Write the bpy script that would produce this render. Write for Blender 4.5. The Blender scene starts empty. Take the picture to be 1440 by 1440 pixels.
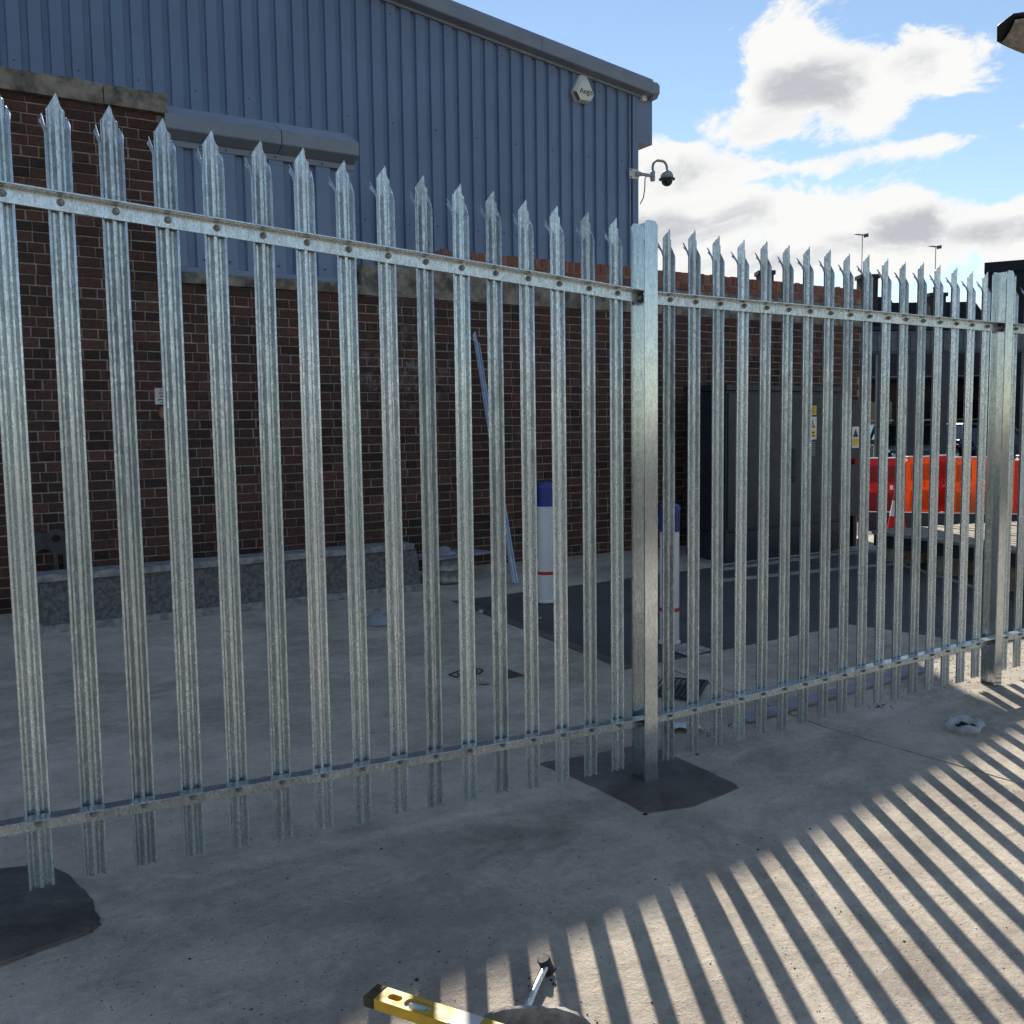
import bpy, bmesh, math, random
from mathutils import Vector, Matrix

R = math.radians
rnd = random.Random(7)
scene = bpy.context.scene
COL = scene.collection

# ------------------------------------------------------------------ camera
CAM = Vector((-2.849, -3.145, 1.584))
YAW, PITCH, ROLL, FPX = 0.5994, -0.0885, -0.0132, 1360.0
fwd = Vector((math.sin(YAW) * math.cos(PITCH), math.cos(YAW) * math.cos(PITCH), math.sin(PITCH)))
r0 = Vector((math.cos(YAW), -math.sin(YAW), 0)); u0 = r0.cross(fwd)
right = r0 * math.cos(ROLL) + u0 * math.sin(ROLL)
up = -r0 * math.sin(ROLL) + u0 * math.cos(ROLL)
cd = bpy.data.cameras.new('camera'); cam = bpy.data.objects.new('camera', cd); COL.objects.link(cam)
m = Matrix((right, up, -fwd)).transposed().to_4x4(); m.translation = CAM; cam.matrix_world = m
cd.sensor_width = 36; cd.lens = 36 * FPX / 1440; cd.clip_start = 0.05; cd.clip_end = 6000
scene.camera = cam

# ------------------------------------------------------------------ sky, sun, exposure
SUN_AZ, SUN_EL = R(31.0), R(34.65)          # azimuth from +Y towards +X
SUN_STRENGTH, SKY_STRENGTH, EXPOSURE = 3.3, 0.080, 1.08
world = bpy.data.worlds.new('World'); scene.world = world; world.use_nodes = True


class NT:
    """small helper to write node trees"""
    def __init__(s, tree):
        s.t = tree; s.n = tree.nodes; s.l = tree.links
    def node(s, typ, **kw):
        n = s.n.new(typ)
        for k, v in kw.items(): setattr(n, k, v)
        return n
    def put(s, sock, v):
        if hasattr(v, 'is_linked') or isinstance(v, bpy.types.NodeSocket): s.l.new(v, sock)
        elif isinstance(v, (tuple, list)) and sock.type == 'RGBA' and len(v) == 3: sock.default_value = (*v, 1)
        else: sock.default_value = v
    def math(s, op, a, b=None, c=None, clamp=False):
        n = s.node('ShaderNodeMath', operation=op, use_clamp=clamp)
        for i, v in enumerate((a, b, c)):
            if v is not None: s.put(n.inputs[i], v)
        return n.outputs[0]
    def vmath(s, op, a, b=None, out=0):
        n = s.node('ShaderNodeVectorMath', operation=op)
        s.put(n.inputs[0], a)
        if b is not None: s.put(n.inputs[1], b)
        return n.outputs['Value'] if op in ('DOT_PRODUCT', 'LENGTH', 'DISTANCE') else n.outputs[0]
    def mix(s, f, a, b, typ='MIX'):
        n = s.node('ShaderNodeMix', data_type='RGBA', blend_type=typ)
        s.put(n.inputs[0], f); s.put(n.inputs[6], a); s.put(n.inputs[7], b)
        return n.outputs[2]
    def ramp(s, f, a, b, lo=0.0, hi=1.0, smooth=True):
        n = s.node('ShaderNodeMapRange', interpolation_type='SMOOTHSTEP' if smooth else 'LINEAR')
        s.put(n.inputs[0], f); s.put(n.inputs[1], a); s.put(n.inputs[2], b); s.put(n.inputs[3], lo); s.put(n.inputs[4], hi)
        return n.outputs[0]
    def noise(s, vec, scale, detail=4, rough=0.55, dist=0.0, dim='3D'):
        n = s.node('ShaderNodeTexNoise', noise_dimensions=dim)
        if vec is not None: s.put(n.inputs['Vector'], vec)
        n.inputs['Scale'].default_value = scale; n.inputs['Detail'].default_value = detail
        n.inputs['Roughness'].default_value = rough; n.inputs['Distortion'].default_value = dist
        return n.outputs[0]
    def voronoi(s, vec, scale, feature='F1', out=0, rand=1.0):
        n = s.node('ShaderNodeTexVoronoi', feature=feature)
        if vec is not None: s.put(n.inputs['Vector'], vec)
        n.inputs['Scale'].default_value = scale; n.inputs['Randomness'].default_value = rand
        return n.outputs[out]
    def scale(s, vec, v):
        return s.vmath('MULTIPLY', vec, v)
    def bump(s, h, strength=0.3, dist=0.01, nrm=None):
        n = s.node('ShaderNodeBump'); n.inputs['Strength'].default_value = strength; n.inputs['Distance'].default_value = dist
        s.put(n.inputs['Height'], h)
        if nrm is not None: s.put(n.inputs['Normal'], nrm)
        return n.outputs[0]


def pix_dir(px, py):
    d = fwd + right * ((px - 720) / FPX) + up * (-(py - 720) / FPX)
    return d.normalized()


def pix_at(px, py, depth):
    """point seen at a pixel, at a distance along the viewing axis"""
    return CAM + (fwd + right * ((px - 720) / FPX) + up * (-(py - 720) / FPX)) * depth


W = NT(world.node_tree); W.n.clear()
sky = W.node('ShaderNodeTexSky', sky_type='NISHITA', sun_disc=False)
sky.sun_elevation = SUN_EL; sky.sun_rotation = SUN_AZ
sky.altitude = 50; sky.air_density = 1.0; sky.dust_density = 0.0; sky.ozone_density = 1.5
co = W.node('ShaderNodeTexCoord').outputs['Generated']
d = W.vmath('NORMALIZE', co)
sx = W.node('ShaderNodeSeparateXYZ'); W.put(sx.inputs[0], d)
elev = sx.outputs[2]
n2 = W.noise(W.scale(d, (1, 1, 1.5)), 5.0, 2, 0.5)
off = W.node('ShaderNodeCombineXYZ'); w0 = W.math('MULTIPLY_ADD', n2, 0.16, -0.08)
W.put(off.inputs[0], w0); W.put(off.inputs[1], W.math('MULTIPLY', w0, -0.8)); W.put(off.inputs[2], W.math('MULTIPLY', w0, 0.5))
dw = W.vmath('ADD', d, off.outputs[0])
n1 = W.noise(W.scale(dw, (1, 1, 1.6)), 8.0, 7, 0.66)
# cumulus heaps: direction, half-widths (radians)
heaps = [((1170, 118), 0.085, 0.066, 0.70), ((1290, 92), 0.078, 0.048, 0.58), ((1120, 165), 0.09, 0.045, 0.50),
         ((985, 225), 0.13, 0.040, 0.58), ((1000, 300), 0.20, 0.045, 0.62), ((1290, 315), 0.075, 0.042, 0.80),
         ((1180, 350), 0.26, 0.042, 0.62), ((1420, 320), 0.14, 0.034, 0.62), ((1240, 215), 0.14, 0.014, 0.42), ((1440, 185), 0.06, 0.012, 0.40)]
cover = None
for (p, ra, rb, amp) in heaps:
    c = pix_dir(*p); rt = Vector((c.y, -c.x, 0)).normalized(); uu = rt.cross(c)
    a = W.math('DIVIDE', W.vmath('DOT_PRODUCT', dw, tuple(rt)), ra)
    b = W.math('DIVIDE', W.vmath('DOT_PRODUCT', dw, tuple(uu)), rb)
    q = W.math('SQRT', W.math('ADD', W.math('MULTIPLY', a, a), W.math('MULTIPLY', b, b)))
    v = W.math('MULTIPLY', W.ramp(q, 1.35, 0.0), amp)
    v = W.math('MULTIPLY', v, W.ramp(W.vmath('DOT_PRODUCT', d, tuple(c)), 0.0, 0.2))
    cover = v if cover is None else W.math('MAXIMUM', cover, v)
low = W.math('MULTIPLY', W.ramp(elev, 0.16, 0.05), 0.30)       # a bank of cloud all round the horizon
cover = W.math('MAXIMUM', W.math('MAXIMUM', cover, low), 0.08)
world.cycles.sampling_method = 'MANUAL'; world.cycles.sample_map_resolution = 512
dens_in = W.math('ADD', W.math('MULTIPLY_ADD', n1, 1.6, -0.80), cover)
dens_in = W.math('ADD', dens_in, W.math('MULTIPLY_ADD', n2, 0.9, -0.45))
alpha = W.ramp(dens_in, 0.24, 0.42)
thick = W.math('MULTIPLY', W.ramp(W.math('MULTIPLY_ADD', n1, -1.1, W.math('ADD', cover, 0.55)), 0.42, 0.72), W.ramp(dens_in, 0.34, 0.6))
soft = W.ramp(dens_in, 0.45, 1.0, 0.0, 0.38)
thick = W.math('MAXIMUM', thick, W.math('MULTIPLY', soft, W.ramp(n1, 0.62, 0.40)))
CL = 5.7
ccol = W.mix(thick, (CL * 1.0, CL * 1.0, CL * 0.985), (CL * 0.56, CL * 0.58, CL * 0.62))
skyc = W.mix(1.0, sky.outputs[0], (0.90, 0.86, 0.82), 'MULTIPLY')
final = W.mix(alpha, skyc, ccol)
bg = W.node('ShaderNodeBackground'); W.put(bg.inputs[0], final); bg.inputs[1].default_value = SKY_STRENGTH
wo = W.node('ShaderNodeOutputWorld'); W.l.new(bg.outputs[0], wo.inputs[0])

sl = bpy.data.lights.new('sun', 'SUN'); sl.energy = SUN_STRENGTH; sl.angle = R(0.5); sl.color = (1.0, 0.95, 0.87)
so = bpy.data.objects.new('sun', sl); COL.objects.link(so)
sd = Vector((math.sin(SUN_AZ) * math.cos(SUN_EL), math.cos(SUN_AZ) * math.cos(SUN_EL), math.sin(SUN_EL)))
so.rotation_euler = (-sd).to_track_quat('-Z', 'Y').to_euler(); so.location = sd * 60
vs = scene.view_settings
vs.view_transform = 'Standard'; vs.look = 'None'; vs.gamma = 1; vs.use_curve_mapping = False; vs.exposure = EXPOSURE
scene.render.engine = 'CYCLES'
scene.cycles.use_denoising = True; scene.cycles.denoiser = 'OPENIMAGEDENOISE'
scene.cycles.use_adaptive_sampling = True; scene.cycles.adaptive_threshold = 0.03; scene.cycles.max_bounces = 5; scene.cycles.diffuse_bounces = 3; scene.cycles.glossy_bounces = 3; scene.cycles.caustics_reflective = False; scene.cycles.caustics_refractive = False

# ------------------------------------------------------------------ materials
MATS = {}


def mat(name, col, rough=0.6, metal=0.0, var=0.15, nscale=6.0, bump=0.0, bscale=60.0, bdist=0.004, spec=0.5, isl=0.0, **kw):
    """plain procedural material: base colour with noise variation, optional relief"""
    mt = bpy.data.materials.new(name); mt.use_nodes = True
    T = NT(mt.node_tree); b = T.n['Principled BSDF']
    tc = T.node('ShaderNodeTexCoord').outputs['Object']
    c1 = tuple(x * (1 - var) for x in col); c2 = tuple(min(1, x * (1 + var)) for x in col)
    f = T.noise(tc, nscale, 6, 0.6)
    c = T.mix(T.ramp(f, 0.3, 0.7), c1, c2)
    if isl:
        oi = T.node('ShaderNodeObjectInfo').outputs['Random']
        gi = T.node('ShaderNodeNewGeometry').outputs['Random Per Island']
        rr = T.math('FRACT', T.math('ADD', oi, gi))
        k = T.math('ADD', T.math('MULTIPLY', rr, 2 * isl), 1 - isl)
        c = T.mix(1.0, c, k, 'MULTIPLY')
    T.put(b.inputs['Base Color'], c)
    b.inputs['Metallic'].default_value = metal
    T.put(b.inputs['Roughness'], T.ramp(T.noise(tc, nscale * 3, 4), 0.25, 0.75, max(0.02, rough - 0.08), min(1, rough + 0.08)))
    b.inputs['Specular IOR Level'].default_value = spec
    if bump: T.put(b.inputs['Normal'], T.bump(T.noise(tc, bscale, 6, 0.6), bump, bdist))
    for k, v in kw.items(): b.inputs[k].default_value = v
    MATS[name] = mt
    return mt


def galv_material():
    mt = bpy.data.materials.new('galvanised_steel'); mt.use_nodes = True
    T = NT(mt.node_tree); b = T.n['Principled BSDF']
    tc = T.node('ShaderNodeTexCoord').outputs['Object']
    oi = T.node('ShaderNodeObjectInfo').outputs['Random']
    v = T.node('ShaderNodeCombineXYZ'); T.put(v.inputs[0], T.math('MULTIPLY', oi, 37)); T.put(v.inputs[1], T.math('MULTIPLY', oi, 91)); T.put(v.inputs[2], T.math('MULTIPLY', oi, 13))
    p = T.vmath('ADD', tc, v.outputs[0])
    spang = T.voronoi(T.scale(p, (1, 1, 0.45)), 190, out=1)
    sp = T.node('ShaderNodeSeparateColor'); T.put(sp.inputs[0], spang)
    cloud = T.noise(T.scale(p, (1, 1, 0.18)), 70, 5, 0.65)
    fine = T.noise(T.scale(p, (1, 1, 0.5)), 420, 2, 0.6)
    big = T.noise(T.scale(p, (1, 1, 0.5)), 3.0, 4, 0.6)
    f = T.math('ADD', T.math('MULTIPLY', sp.outputs[0], 0.22), T.math('ADD', T.math('MULTIPLY', cloud, 0.53), T.math('MULTIPLY', fine, 0.25)))
    oi2 = T.math('FRACT', T.math('MULTIPLY', oi, 7.31))
    patch = T.ramp(T.noise(T.scale(p, (1, 1, 0.22)), 9, 3, 0.6), 0.36, 0.66)
    f = T.math('ADD', f, T.math('MULTIPLY', T.math('SUBTRACT', patch, 0.5), T.math('MULTIPLY_ADD', oi2, 0.12, 0.02)))
    c = T.mix(T.ramp(f, 0.30, 0.70), T.mix(oi2, (0.58, 0.59, 0.58), (0.26, 0.275, 0.275)), T.mix(oi2, (0.86, 0.86, 0.84), (0.60, 0.615, 0.605)))
    tint = T.mix(oi, (0.82, 0.90, 0.94), (0.89, 0.94, 0.98))
    c = T.mix(1.0, c, tint, 'MULTIPLY')
    c = T.mix(T.ramp(big, 0.52, 0.72, 0, 0.35), c, (0.62, 0.63, 0.61))
    T.put(b.inputs['Base Color'], c)
    T.put(b.inputs['Metallic'], 0.74)
    T.put(b.inputs['Roughness'], T.math('ADD', T.ramp(f, 0.3, 0.7, 0.33, 0.21), T.math('MULTIPLY', oi2, 0.06)))
    T.put(b.inputs['Normal'], T.bump(T.math('ADD', T.math('MULTIPLY', cloud, 0.7), T.math('MULTIPLY', fine, 0.3)), 0.035, 0.001))
    MATS['galv'] = mt
    return mt


def brick_material(name, cols, mortar=False):
    mt = bpy.data.materials.new(name); mt.use_nodes = True
    T = NT(mt.node_tree); b = T.n['Principled BSDF']
    oi = T.node('ShaderNodeObjectInfo').outputs['Random']
    g = T.node('ShaderNodeNewGeometry')
    rr = T.math('FRACT', T.math('ADD', oi, g.outputs['Random Per Island']))
    pos = g.outputs['Position']
    cr = T.node('ShaderNodeValToRGB'); T.put(cr.inputs[0], rr)
    e = cr.color_ramp.elements; e[0].color = (*cols[0], 1); e[1].color = (*cols[-1], 1); e[1].position = 1
    for i, cc in enumerate(cols[1:-1]):
        k = e.new((i + 1) / (len(cols) - 1)); k.color = (*cc, 1)
    c = cr.outputs[0]
    n1 = T.noise(pos, 45, 6, 0.65); n2 = T.noise(pos, 3.5, 5, 0.6); n3 = T.noise(pos, 180, 3, 0.6)
    c = T.mix(T.ramp(n1, 0.3, 0.75), T.mix(1.0, c, (0.62, 0.62, 0.66), 'MULTIPLY'), T.mix(1.0, c, (1.25, 1.2, 1.15), 'MULTIPLY'))
    c = T.mix(T.ramp(n2, 0.5, 0.75, 0, 0.6), c, (0.045, 0.04, 0.038))                     # soot
    # remains of lime wash and cement splashes on one stretch of the wall
    sp = T.vmath('SUBTRACT', pos, (1.25, 4.5, 2.08)); q = T.vmath('LENGTH', T.scale(sp, (1.5, 0.6, 1.7)))
    wash = T.math('MULTIPLY', T.ramp(q, 1.0, 0.2), T.ramp(T.noise(pos, 9, 5, 0.7), 0.5, 0.66))
    c = T.mix(T.math('MULTIPLY', wash, 0.6), c, (0.30, 0.28, 0.27))
    T.put(b.inputs['Base Color'], c); b.inputs['Roughness'].default_value = 0.88; b.inputs['Specular IOR Level'].default_value = 0.3
    T.put(b.inputs['Normal'], T.bump(T.math('ADD', T.math('MULTIPLY', n1, 0.6), T.math('MULTIPLY', n3, 0.4)), 0.5, 0.006))
    MATS[name] = mt
    return mt


def ground_material(name, dark, light, damp=None, speck=0.5, scale=1.0, rough=0.85, bumpk=0.55):
    mt = bpy.data.materials.new(name); mt.use_nodes = True
    T = NT(mt.node_tree); b = T.n['Principled BSDF']
    pos = T.node('ShaderNodeNewGeometry').outputs['Position']
    big = T.noise(pos, 0.9 * scale, 6, 0.62, 0.4); mid = T.noise(T.scale(pos, (0.6, 1.2, 1)), 5 * scale, 8, 0.66, 0.3); fine = T.noise(pos, 130, 5, 0.65); grit = T.noise(pos, 420, 2, 0.6)
    cm = T.noise(pos, 26, 5, 0.7)
    f = T.math('ADD', T.math('ADD', T.math('MULTIPLY', big, 0.40), T.math('MULTIPLY', cm, 0.17)), T.math('ADD', T.math('MULTIPLY', mid, 0.28), T.math('MULTIPLY', fine, 0.15)))
    c = T.mix(T.ramp(f, 0.39, 0.61), dark, light)
    st = T.ramp(T.noise(T.vmath('ADD', pos, (5.3, 1.7, 0)), 1.6 * scale, 7, 0.6, 0.8), 0.52, 0.70)
    c = T.mix(T.math('MULTIPLY', st, 0.45), c, tuple(x * 0.62 for x in dark))
    # dusty trowel streaks
    du = T.ramp(T.noise(T.scale(pos, (1.1, 4.0, 1)), 2.3, 8, 0.7, 0.6), 0.55, 0.72)
    c = T.mix(T.math('MULTIPLY', du, 0.35), c, tuple(min(1, x * 1.22) for x in light))
    # small dark specks and pits
    vd = T.voronoi(pos, 60, out=0); vr = T.voronoi(pos, 60, out=1)
    sc_ = T.node('ShaderNodeSeparateColor'); T.put(sc_.inputs[0], vr)
    sm = T.math('MULTIPLY', T.ramp(vd, 0.22, 0.10), T.math('GREATER_THAN', sc_.outputs[0], 0.86))
    c = T.mix(T.math('MULTIPLY', sm, speck), c, tuple(x * 0.25 for x in dark))
    gm = T.ramp(grit, 0.62, 0.75)
    c = T.mix(T.math('MULTIPLY', gm, 0.3), c, tuple(x * 0.45 for x in dark))
    T.put(b.inputs['Base Color'], c); T.put(b.inputs['Roughness'], T.ramp(mid, 0.3, 0.7, rough - 0.1, min(1, rough + 0.08))); b.inputs['Specular IOR Level'].default_value = 0.35
    h = T.math('ADD', T.math('ADD', T.math('ADD', T.math('MULTIPLY', mid, 0.8), T.math('MULTIPLY', cm, 0.35)), T.math('MULTIPLY', fine, 0.20)), T.math('MULTIPLY', sm, -0.25))
    T.put(b.inputs['Normal'], T.bump(h, bumpk, 0.02))
    MATS[name] = mt
    return mt


galv_material()
gp_ = MATS['galv'].copy(); gp_.name = 'galvanised_post'; MATS['galv_post'] = gp_      # posts: thicker, glossier zinc
gb = gp_.node_tree.nodes['Principled BSDF']; gb.inputs['Metallic'].default_value = 0.95
for lk in list(gb.inputs['Roughness'].links): gp_.node_tree.links.remove(lk)
gb.inputs['Roughness'].default_value = 0.17
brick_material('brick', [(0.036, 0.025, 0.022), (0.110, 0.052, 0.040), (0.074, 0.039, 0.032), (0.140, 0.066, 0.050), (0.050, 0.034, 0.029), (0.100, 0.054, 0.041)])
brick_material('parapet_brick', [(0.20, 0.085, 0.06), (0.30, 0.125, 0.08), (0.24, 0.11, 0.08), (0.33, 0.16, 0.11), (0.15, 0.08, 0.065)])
mat('mortar', (0.29, 0.235, 0.195), 0.95, var=0.25, nscale=12, bump=0.5, bscale=200)
mat('old_concrete', (0.20, 0.172, 0.138), 0.93, var=0.6, nscale=9, bump=0.9, bscale=45, bdist=0.012)
ground_material('concrete', (0.335, 0.28, 0.218), (0.63, 0.54, 0.425), speck=0.9, bumpk=0.8)
ground_material('asphalt', (0.068, 0.063, 0.058), (0.115, 0.107, 0.098), speck=0.3, bumpk=0.5)
ground_material('damp_concrete', (0.080, 0.070, 0.056), (0.17, 0.148, 0.118), speck=0.4, scale=2.5, rough=0.62)
ground_material('soil', (0.05, 0.042, 0.035), (0.10, 0.085, 0.07))
mat('cladding', (0.150, 0.212, 0.325), 0.42, var=0.07, nscale=1.3, bump=0.05, bscale=5)
mat('cladding_trim', (0.17, 0.23, 0.33), 0.40, var=0.10, nscale=2.0)
mat('grey_trim', (0.22, 0.245, 0.285), 0.45, var=0.10, nscale=2.0)
mat('dark_gap', (0.02, 0.022, 0.026), 0.8)
mat('screw', (0.04, 0.05, 0.07), 0.5)
mat('cabinet', (0.017, 0.022, 0.031), 0.5, var=0.2, nscale=3, bump=0.08, bscale=40)
mat('cabinet_dark', (0.010, 0.011, 0.013), 0.6)
mat('kerb', (0.34, 0.32, 0.29), 0.9, var=0.25, nscale=9, bump=0.3)
mat('white_plastic', (0.74, 0.74, 0.76), 0.38, var=0.05, nscale=4)
mat('blue_plastic', (0.016, 0.036, 0.23), 0.4, var=0.12, nscale=5)
mat('red_tape', (0.60, 0.03, 0.03), 0.5)
mat('bitumen_slab', (0.125, 0.118, 0.112), 0.8, var=0.45, nscale=34, bump=0.7, bscale=35, bdist=0.01)
mat('slab_edge', (0.27, 0.26, 0.245), 0.85, var=0.4, nscale=18, bump=0.6, bscale=50)
mat('cast_iron', (0.035, 0.037, 0.037), 0.62, var=0.4, nscale=14, bump=0.4)
mat('bell_white', (0.72, 0.70, 0.62), 0.45, var=0.05)
mat('bell_brown', (0.16, 0.10, 0.08), 0.5)
mat('ink', (0.02, 0.02, 0.03), 0.6)
mat('camera_grey', (0.30, 0.31, 0.32), 0.5, var=0.1)
mat('camera_dark', (0.035, 0.038, 0.045), 0.45)
mat('dome_glass', (0.02, 0.02, 0.022), 0.08)
mat('plate_white', (0.62, 0.60, 0.57), 0.5, var=0.08)
mat('paper', (0.60, 0.57, 0.52), 0.8)
mat('terracotta', (0.28, 0.12, 0.06), 0.7, var=0.2, nscale=20)
mat('level_yellow', (0.58, 0.34, 0.028), 0.55, var=0.16, nscale=11, bump=0.1, bscale=80)
mat('level_cap', (0.070, 0.048, 0.022), 0.75, var=0.5, nscale=30)
mat('vial', (0.55, 0.66, 0.62), 0.1, var=0.2, nscale=30)
mat('bucket_rubber', (0.045, 0.043, 0.040), 0.8, var=0.5, nscale=20, bump=0.5)
mat('cement_dust', (0.33, 0.31, 0.28), 0.95, var=0.35, nscale=28, bump=0.8, bscale=90)
mat('steel', (0.62, 0.62, 0.62), 0.28, metal=0.9, var=0.1, nscale=25)
mat('dull_steel', (0.24, 0.24, 0.24), 0.5, metal=0.7, var=0.3, nscale=25, bump=0.3)
mat('barrier_red', (0.55, 0.035, 0.045), 0.38, var=0.10)
mat('barrier_orange', (0.82, 0.235, 0.04), 0.38, var=0.10)
mat('black_rubber', (0.02, 0.02, 0.02), 0.8)
mat('timber', (0.32, 0.26, 0.19), 0.8, var=0.3, nscale=14, bump=0.4)
mat('dark_post', (0.030, 0.036, 0.052), 0.5, var=0.2)
mat('sheet_metal', (0.10, 0.11, 0.125), 0.55, metal=0.2, var=0.25, nscale=5)
mat('slate', (0.014, 0.0145, 0.016), 0.75, var=0.35, nscale=9, spec=0.15)
mat('far_brick', (0.075, 0.040, 0.032), 0.9, var=0.35, nscale=14, bump=0.4, bscale=30)
mat('chimney_brick', (0.055, 0.036, 0.032), 0.9, var=0.3, nscale=12)
mat('dark_render', (0.022, 0.024, 0.030), 0.8, var=0.1, spec=0.2)
mat('car_black', (0.012, 0.013, 0.016), 0.22, var=0.05, **{'Coat Weight': 0.8})
mat('car_blue', (0.015, 0.02, 0.045), 0.22, var=0.05, **{'Coat Weight': 0.8})
mat('window_glass', (0.02, 0.024, 0.028), 0.06)
mat('car_silver', (0.45, 0.46, 0.48), 0.3, metal=0.5)
mat('lamp_lens', (0.33, 0.29, 0.24), 0.35, var=0.3, nscale=20)
mat('lamp_black', (0.018, 0.020, 0.024), 0.45)
mat('aerial', (0.16, 0.16, 0.16), 0.5, metal=0.6)
mat('plastic_film', (0.60, 0.62, 0.66), 0.25, var=0.15, nscale=20, **{'Alpha': 0.42})
mat('dirt_clump', (0.030, 0.027, 0.024), 0.95, var=0.5, nscale=60, bump=0.6)
mat('leaf_litter', (0.06, 0.045, 0.03), 0.8, var=0.4, nscale=40)
mat('pale_stone', (0.42, 0.40, 0.37), 0.9, var=0.2, nscale=30, bump=0.4)
mat('board_grey', (0.27, 0.28, 0.32), 0.7, var=0.25, nscale=8)
mat('sign_yellow', (0.75, 0.52, 0.02), 0.5)
mat('sign_white', (0.72, 0.72, 0.68), 0.5)
mat('gravel', (0.46, 0.42, 0.37), 0.95, var=0.4, nscale=30, isl=0.4)
mat('blue_pale', (0.40, 0.455, 0.54), 0.35, metal=0.6, var=0.15, nscale=18, bump=0.2, bscale=60)

for nm in ('barrier_red', 'barrier_orange'):      # thin-walled translucent polyethylene
    mt = MATS[nm]; T = NT(mt.node_tree); b = T.n['Principled BSDF']; outn = T.n['Material Output']
    tl = T.node('ShaderNodeBsdfTranslucent'); T.l.new(b.inputs['Base Color'].links[0].from_socket, tl.inputs[0])
    mx = T.node('ShaderNodeMixShader'); mx.inputs[0].default_value = 0.55
    T.l.new(b.outputs[0], mx.inputs[1]); T.l.new(tl.outputs[0], mx.inputs[2]); T.l.new(mx.outputs[0], outn.inputs[0])

# ------------------------------------------------------------------ mesh helpers


def link(name, me, mt, parent=None, smooth=None):
    if isinstance(mt, str): mt = MATS[mt]
    if mt and not me.materials: me.materials.append(mt)
    o = bpy.data.objects.new(name, me); COL.objects.link(o)
    if parent: o.parent = parent
    if smooth is not None:
        me.polygons.foreach_set('use_smooth', [True] * len(me.polygons))
        me.set_sharp_from_angle(angle=R(smooth))
    return o


def obj(name, bm, mt, parent=None, smooth=None):
    bmesh.ops.recalc_face_normals(bm, faces=bm.faces)
    me = bpy.data.meshes.new(name); bm.to_mesh(me); bm.free()
    return link(name, me, mt, parent, smooth)


def empty(name, loc=(0, 0, 0), rz=0.0, label=None, cat=None, group=None, kind=None):
    o = bpy.data.objects.new(name, None); COL.objects.link(o); o.location = loc; o.rotation_euler = (0, 0, rz); o.empty_display_size = 0.2
    return tag(o, label, cat, group, kind)


def tag(o, label=None, cat=None, group=None, kind=None):
    if label: o['label'] = label
    if cat: o['category'] = cat
    if group: o['group'] = group
    if kind: o['kind'] = kind
    return o


def box(bm, x0, x1, y0, y1, z0, z1, bev=0.0, mtx=None):
    r = bmesh.ops.create_cube(bm, size=1.0)
    vv = r['verts']
    for v in vv: v.co = Vector(((x0 + x1) / 2 + v.co.x * (x1 - x0), (y0 + y1) / 2 + v.co.y * (y1 - y0), (z0 + z1) / 2 + v.co.z * (z1 - z0)))
    if bev:
        es = list({e for v in vv for e in v.link_edges})
        rr = bmesh.ops.bevel(bm, geom=es, offset=bev, segments=1, affect='EDGES', profile=0.5)
        vv = list({v for f in rr['faces'] for v in f.verts} | {v for v in vv if v.is_valid})
    if mtx: bmesh.ops.transform(bm, matrix=mtx, verts=[v for v in vv if v.is_valid])
    return bm


def newbox(name, x0, x1, y0, y1, z0, z1, mt, parent=None, bev=0.004):
    bm = bmesh.new(); box(bm, x0, x1, y0, y1, z0, z1, bev)
    return obj(name, bm, mt, parent)


def prism(bm, pts, a, b, axis='x'):
    """extrude a polygon: pts are (u,v); axis x -> (a..b, u, v); y -> (u, a..b, v); z -> (u, v, a..b)"""
    def mk(t, p):
        return (t, p[0], p[1]) if axis == 'x' else (p[0], t, p[1]) if axis == 'y' else (p[0], p[1], t)
    A = [bm.verts.new(mk(a, p)) for p in pts]; B = [bm.verts.new(mk(b, p)) for p in pts]
    bm.faces.new(A); bm.faces.new(B[::-1])
    for i in range(len(pts)):
        j = (i + 1) % len(pts); bm.faces.new((A[i], A[j], B[j], B[i]))
    return bm


def tube(bm, path, rad, seg=10, caps=True):
    path = [Vector(p) for p in path]; rings = []
    n = len(path); prev = None
    for i, p in enumerate(path):
        t = (path[min(i + 1, n - 1)] - path[max(i - 1, 0)]).normalized()
        if prev is None: a = t.orthogonal().normalized()
        else: a = (prev - t * prev.dot(t)).normalized()
        prev = a; b = t.cross(a)
        r = rad[i] if isinstance(rad, (list, tuple)) else rad
        rings.append([bm.verts.new(p + (a * math.cos(2 * math.pi * k / seg) + b * math.sin(2 * math.pi * k / seg)) * r) for k in range(seg)])
    for A, B in zip(rings, rings[1:]):
        for k in range(seg): bm.faces.new((A[k], A[(k + 1) % seg], B[(k + 1) % seg], B[k]))
    if caps: bm.faces.new(rings[0][::-1]); bm.faces.new(rings[-1])
    return bm


def lathe(bm, prof, seg=24, center=(0, 0, 0)):
    """prof: (radius, z) list, closed at ends when radius 0"""
    cx, cy, cz = center; rings = []
    for r, z in prof:
        if r < 1e-6: rings.append([bm.verts.new((cx, cy, cz + z))])
        else: rings.append([bm.verts.new((cx + r * math.cos(2 * math.pi * k / seg), cy + r * math.sin(2 * math.pi * k / seg), cz + z)) for k in range(seg)])
    for A, B in zip(rings, rings[1:]):
        for k in range(seg):
            j = (k + 1) % seg
            if len(A) == 1 and len(B) == 1: continue
            if len(A) == 1: bm.faces.new((A[0], B[k], B[j]))
            elif len(B) == 1: bm.faces.new((A[k], A[j], B[0]))
            else: bm.faces.new((A[k], A[j], B[j], B[k]))
    return bm


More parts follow.
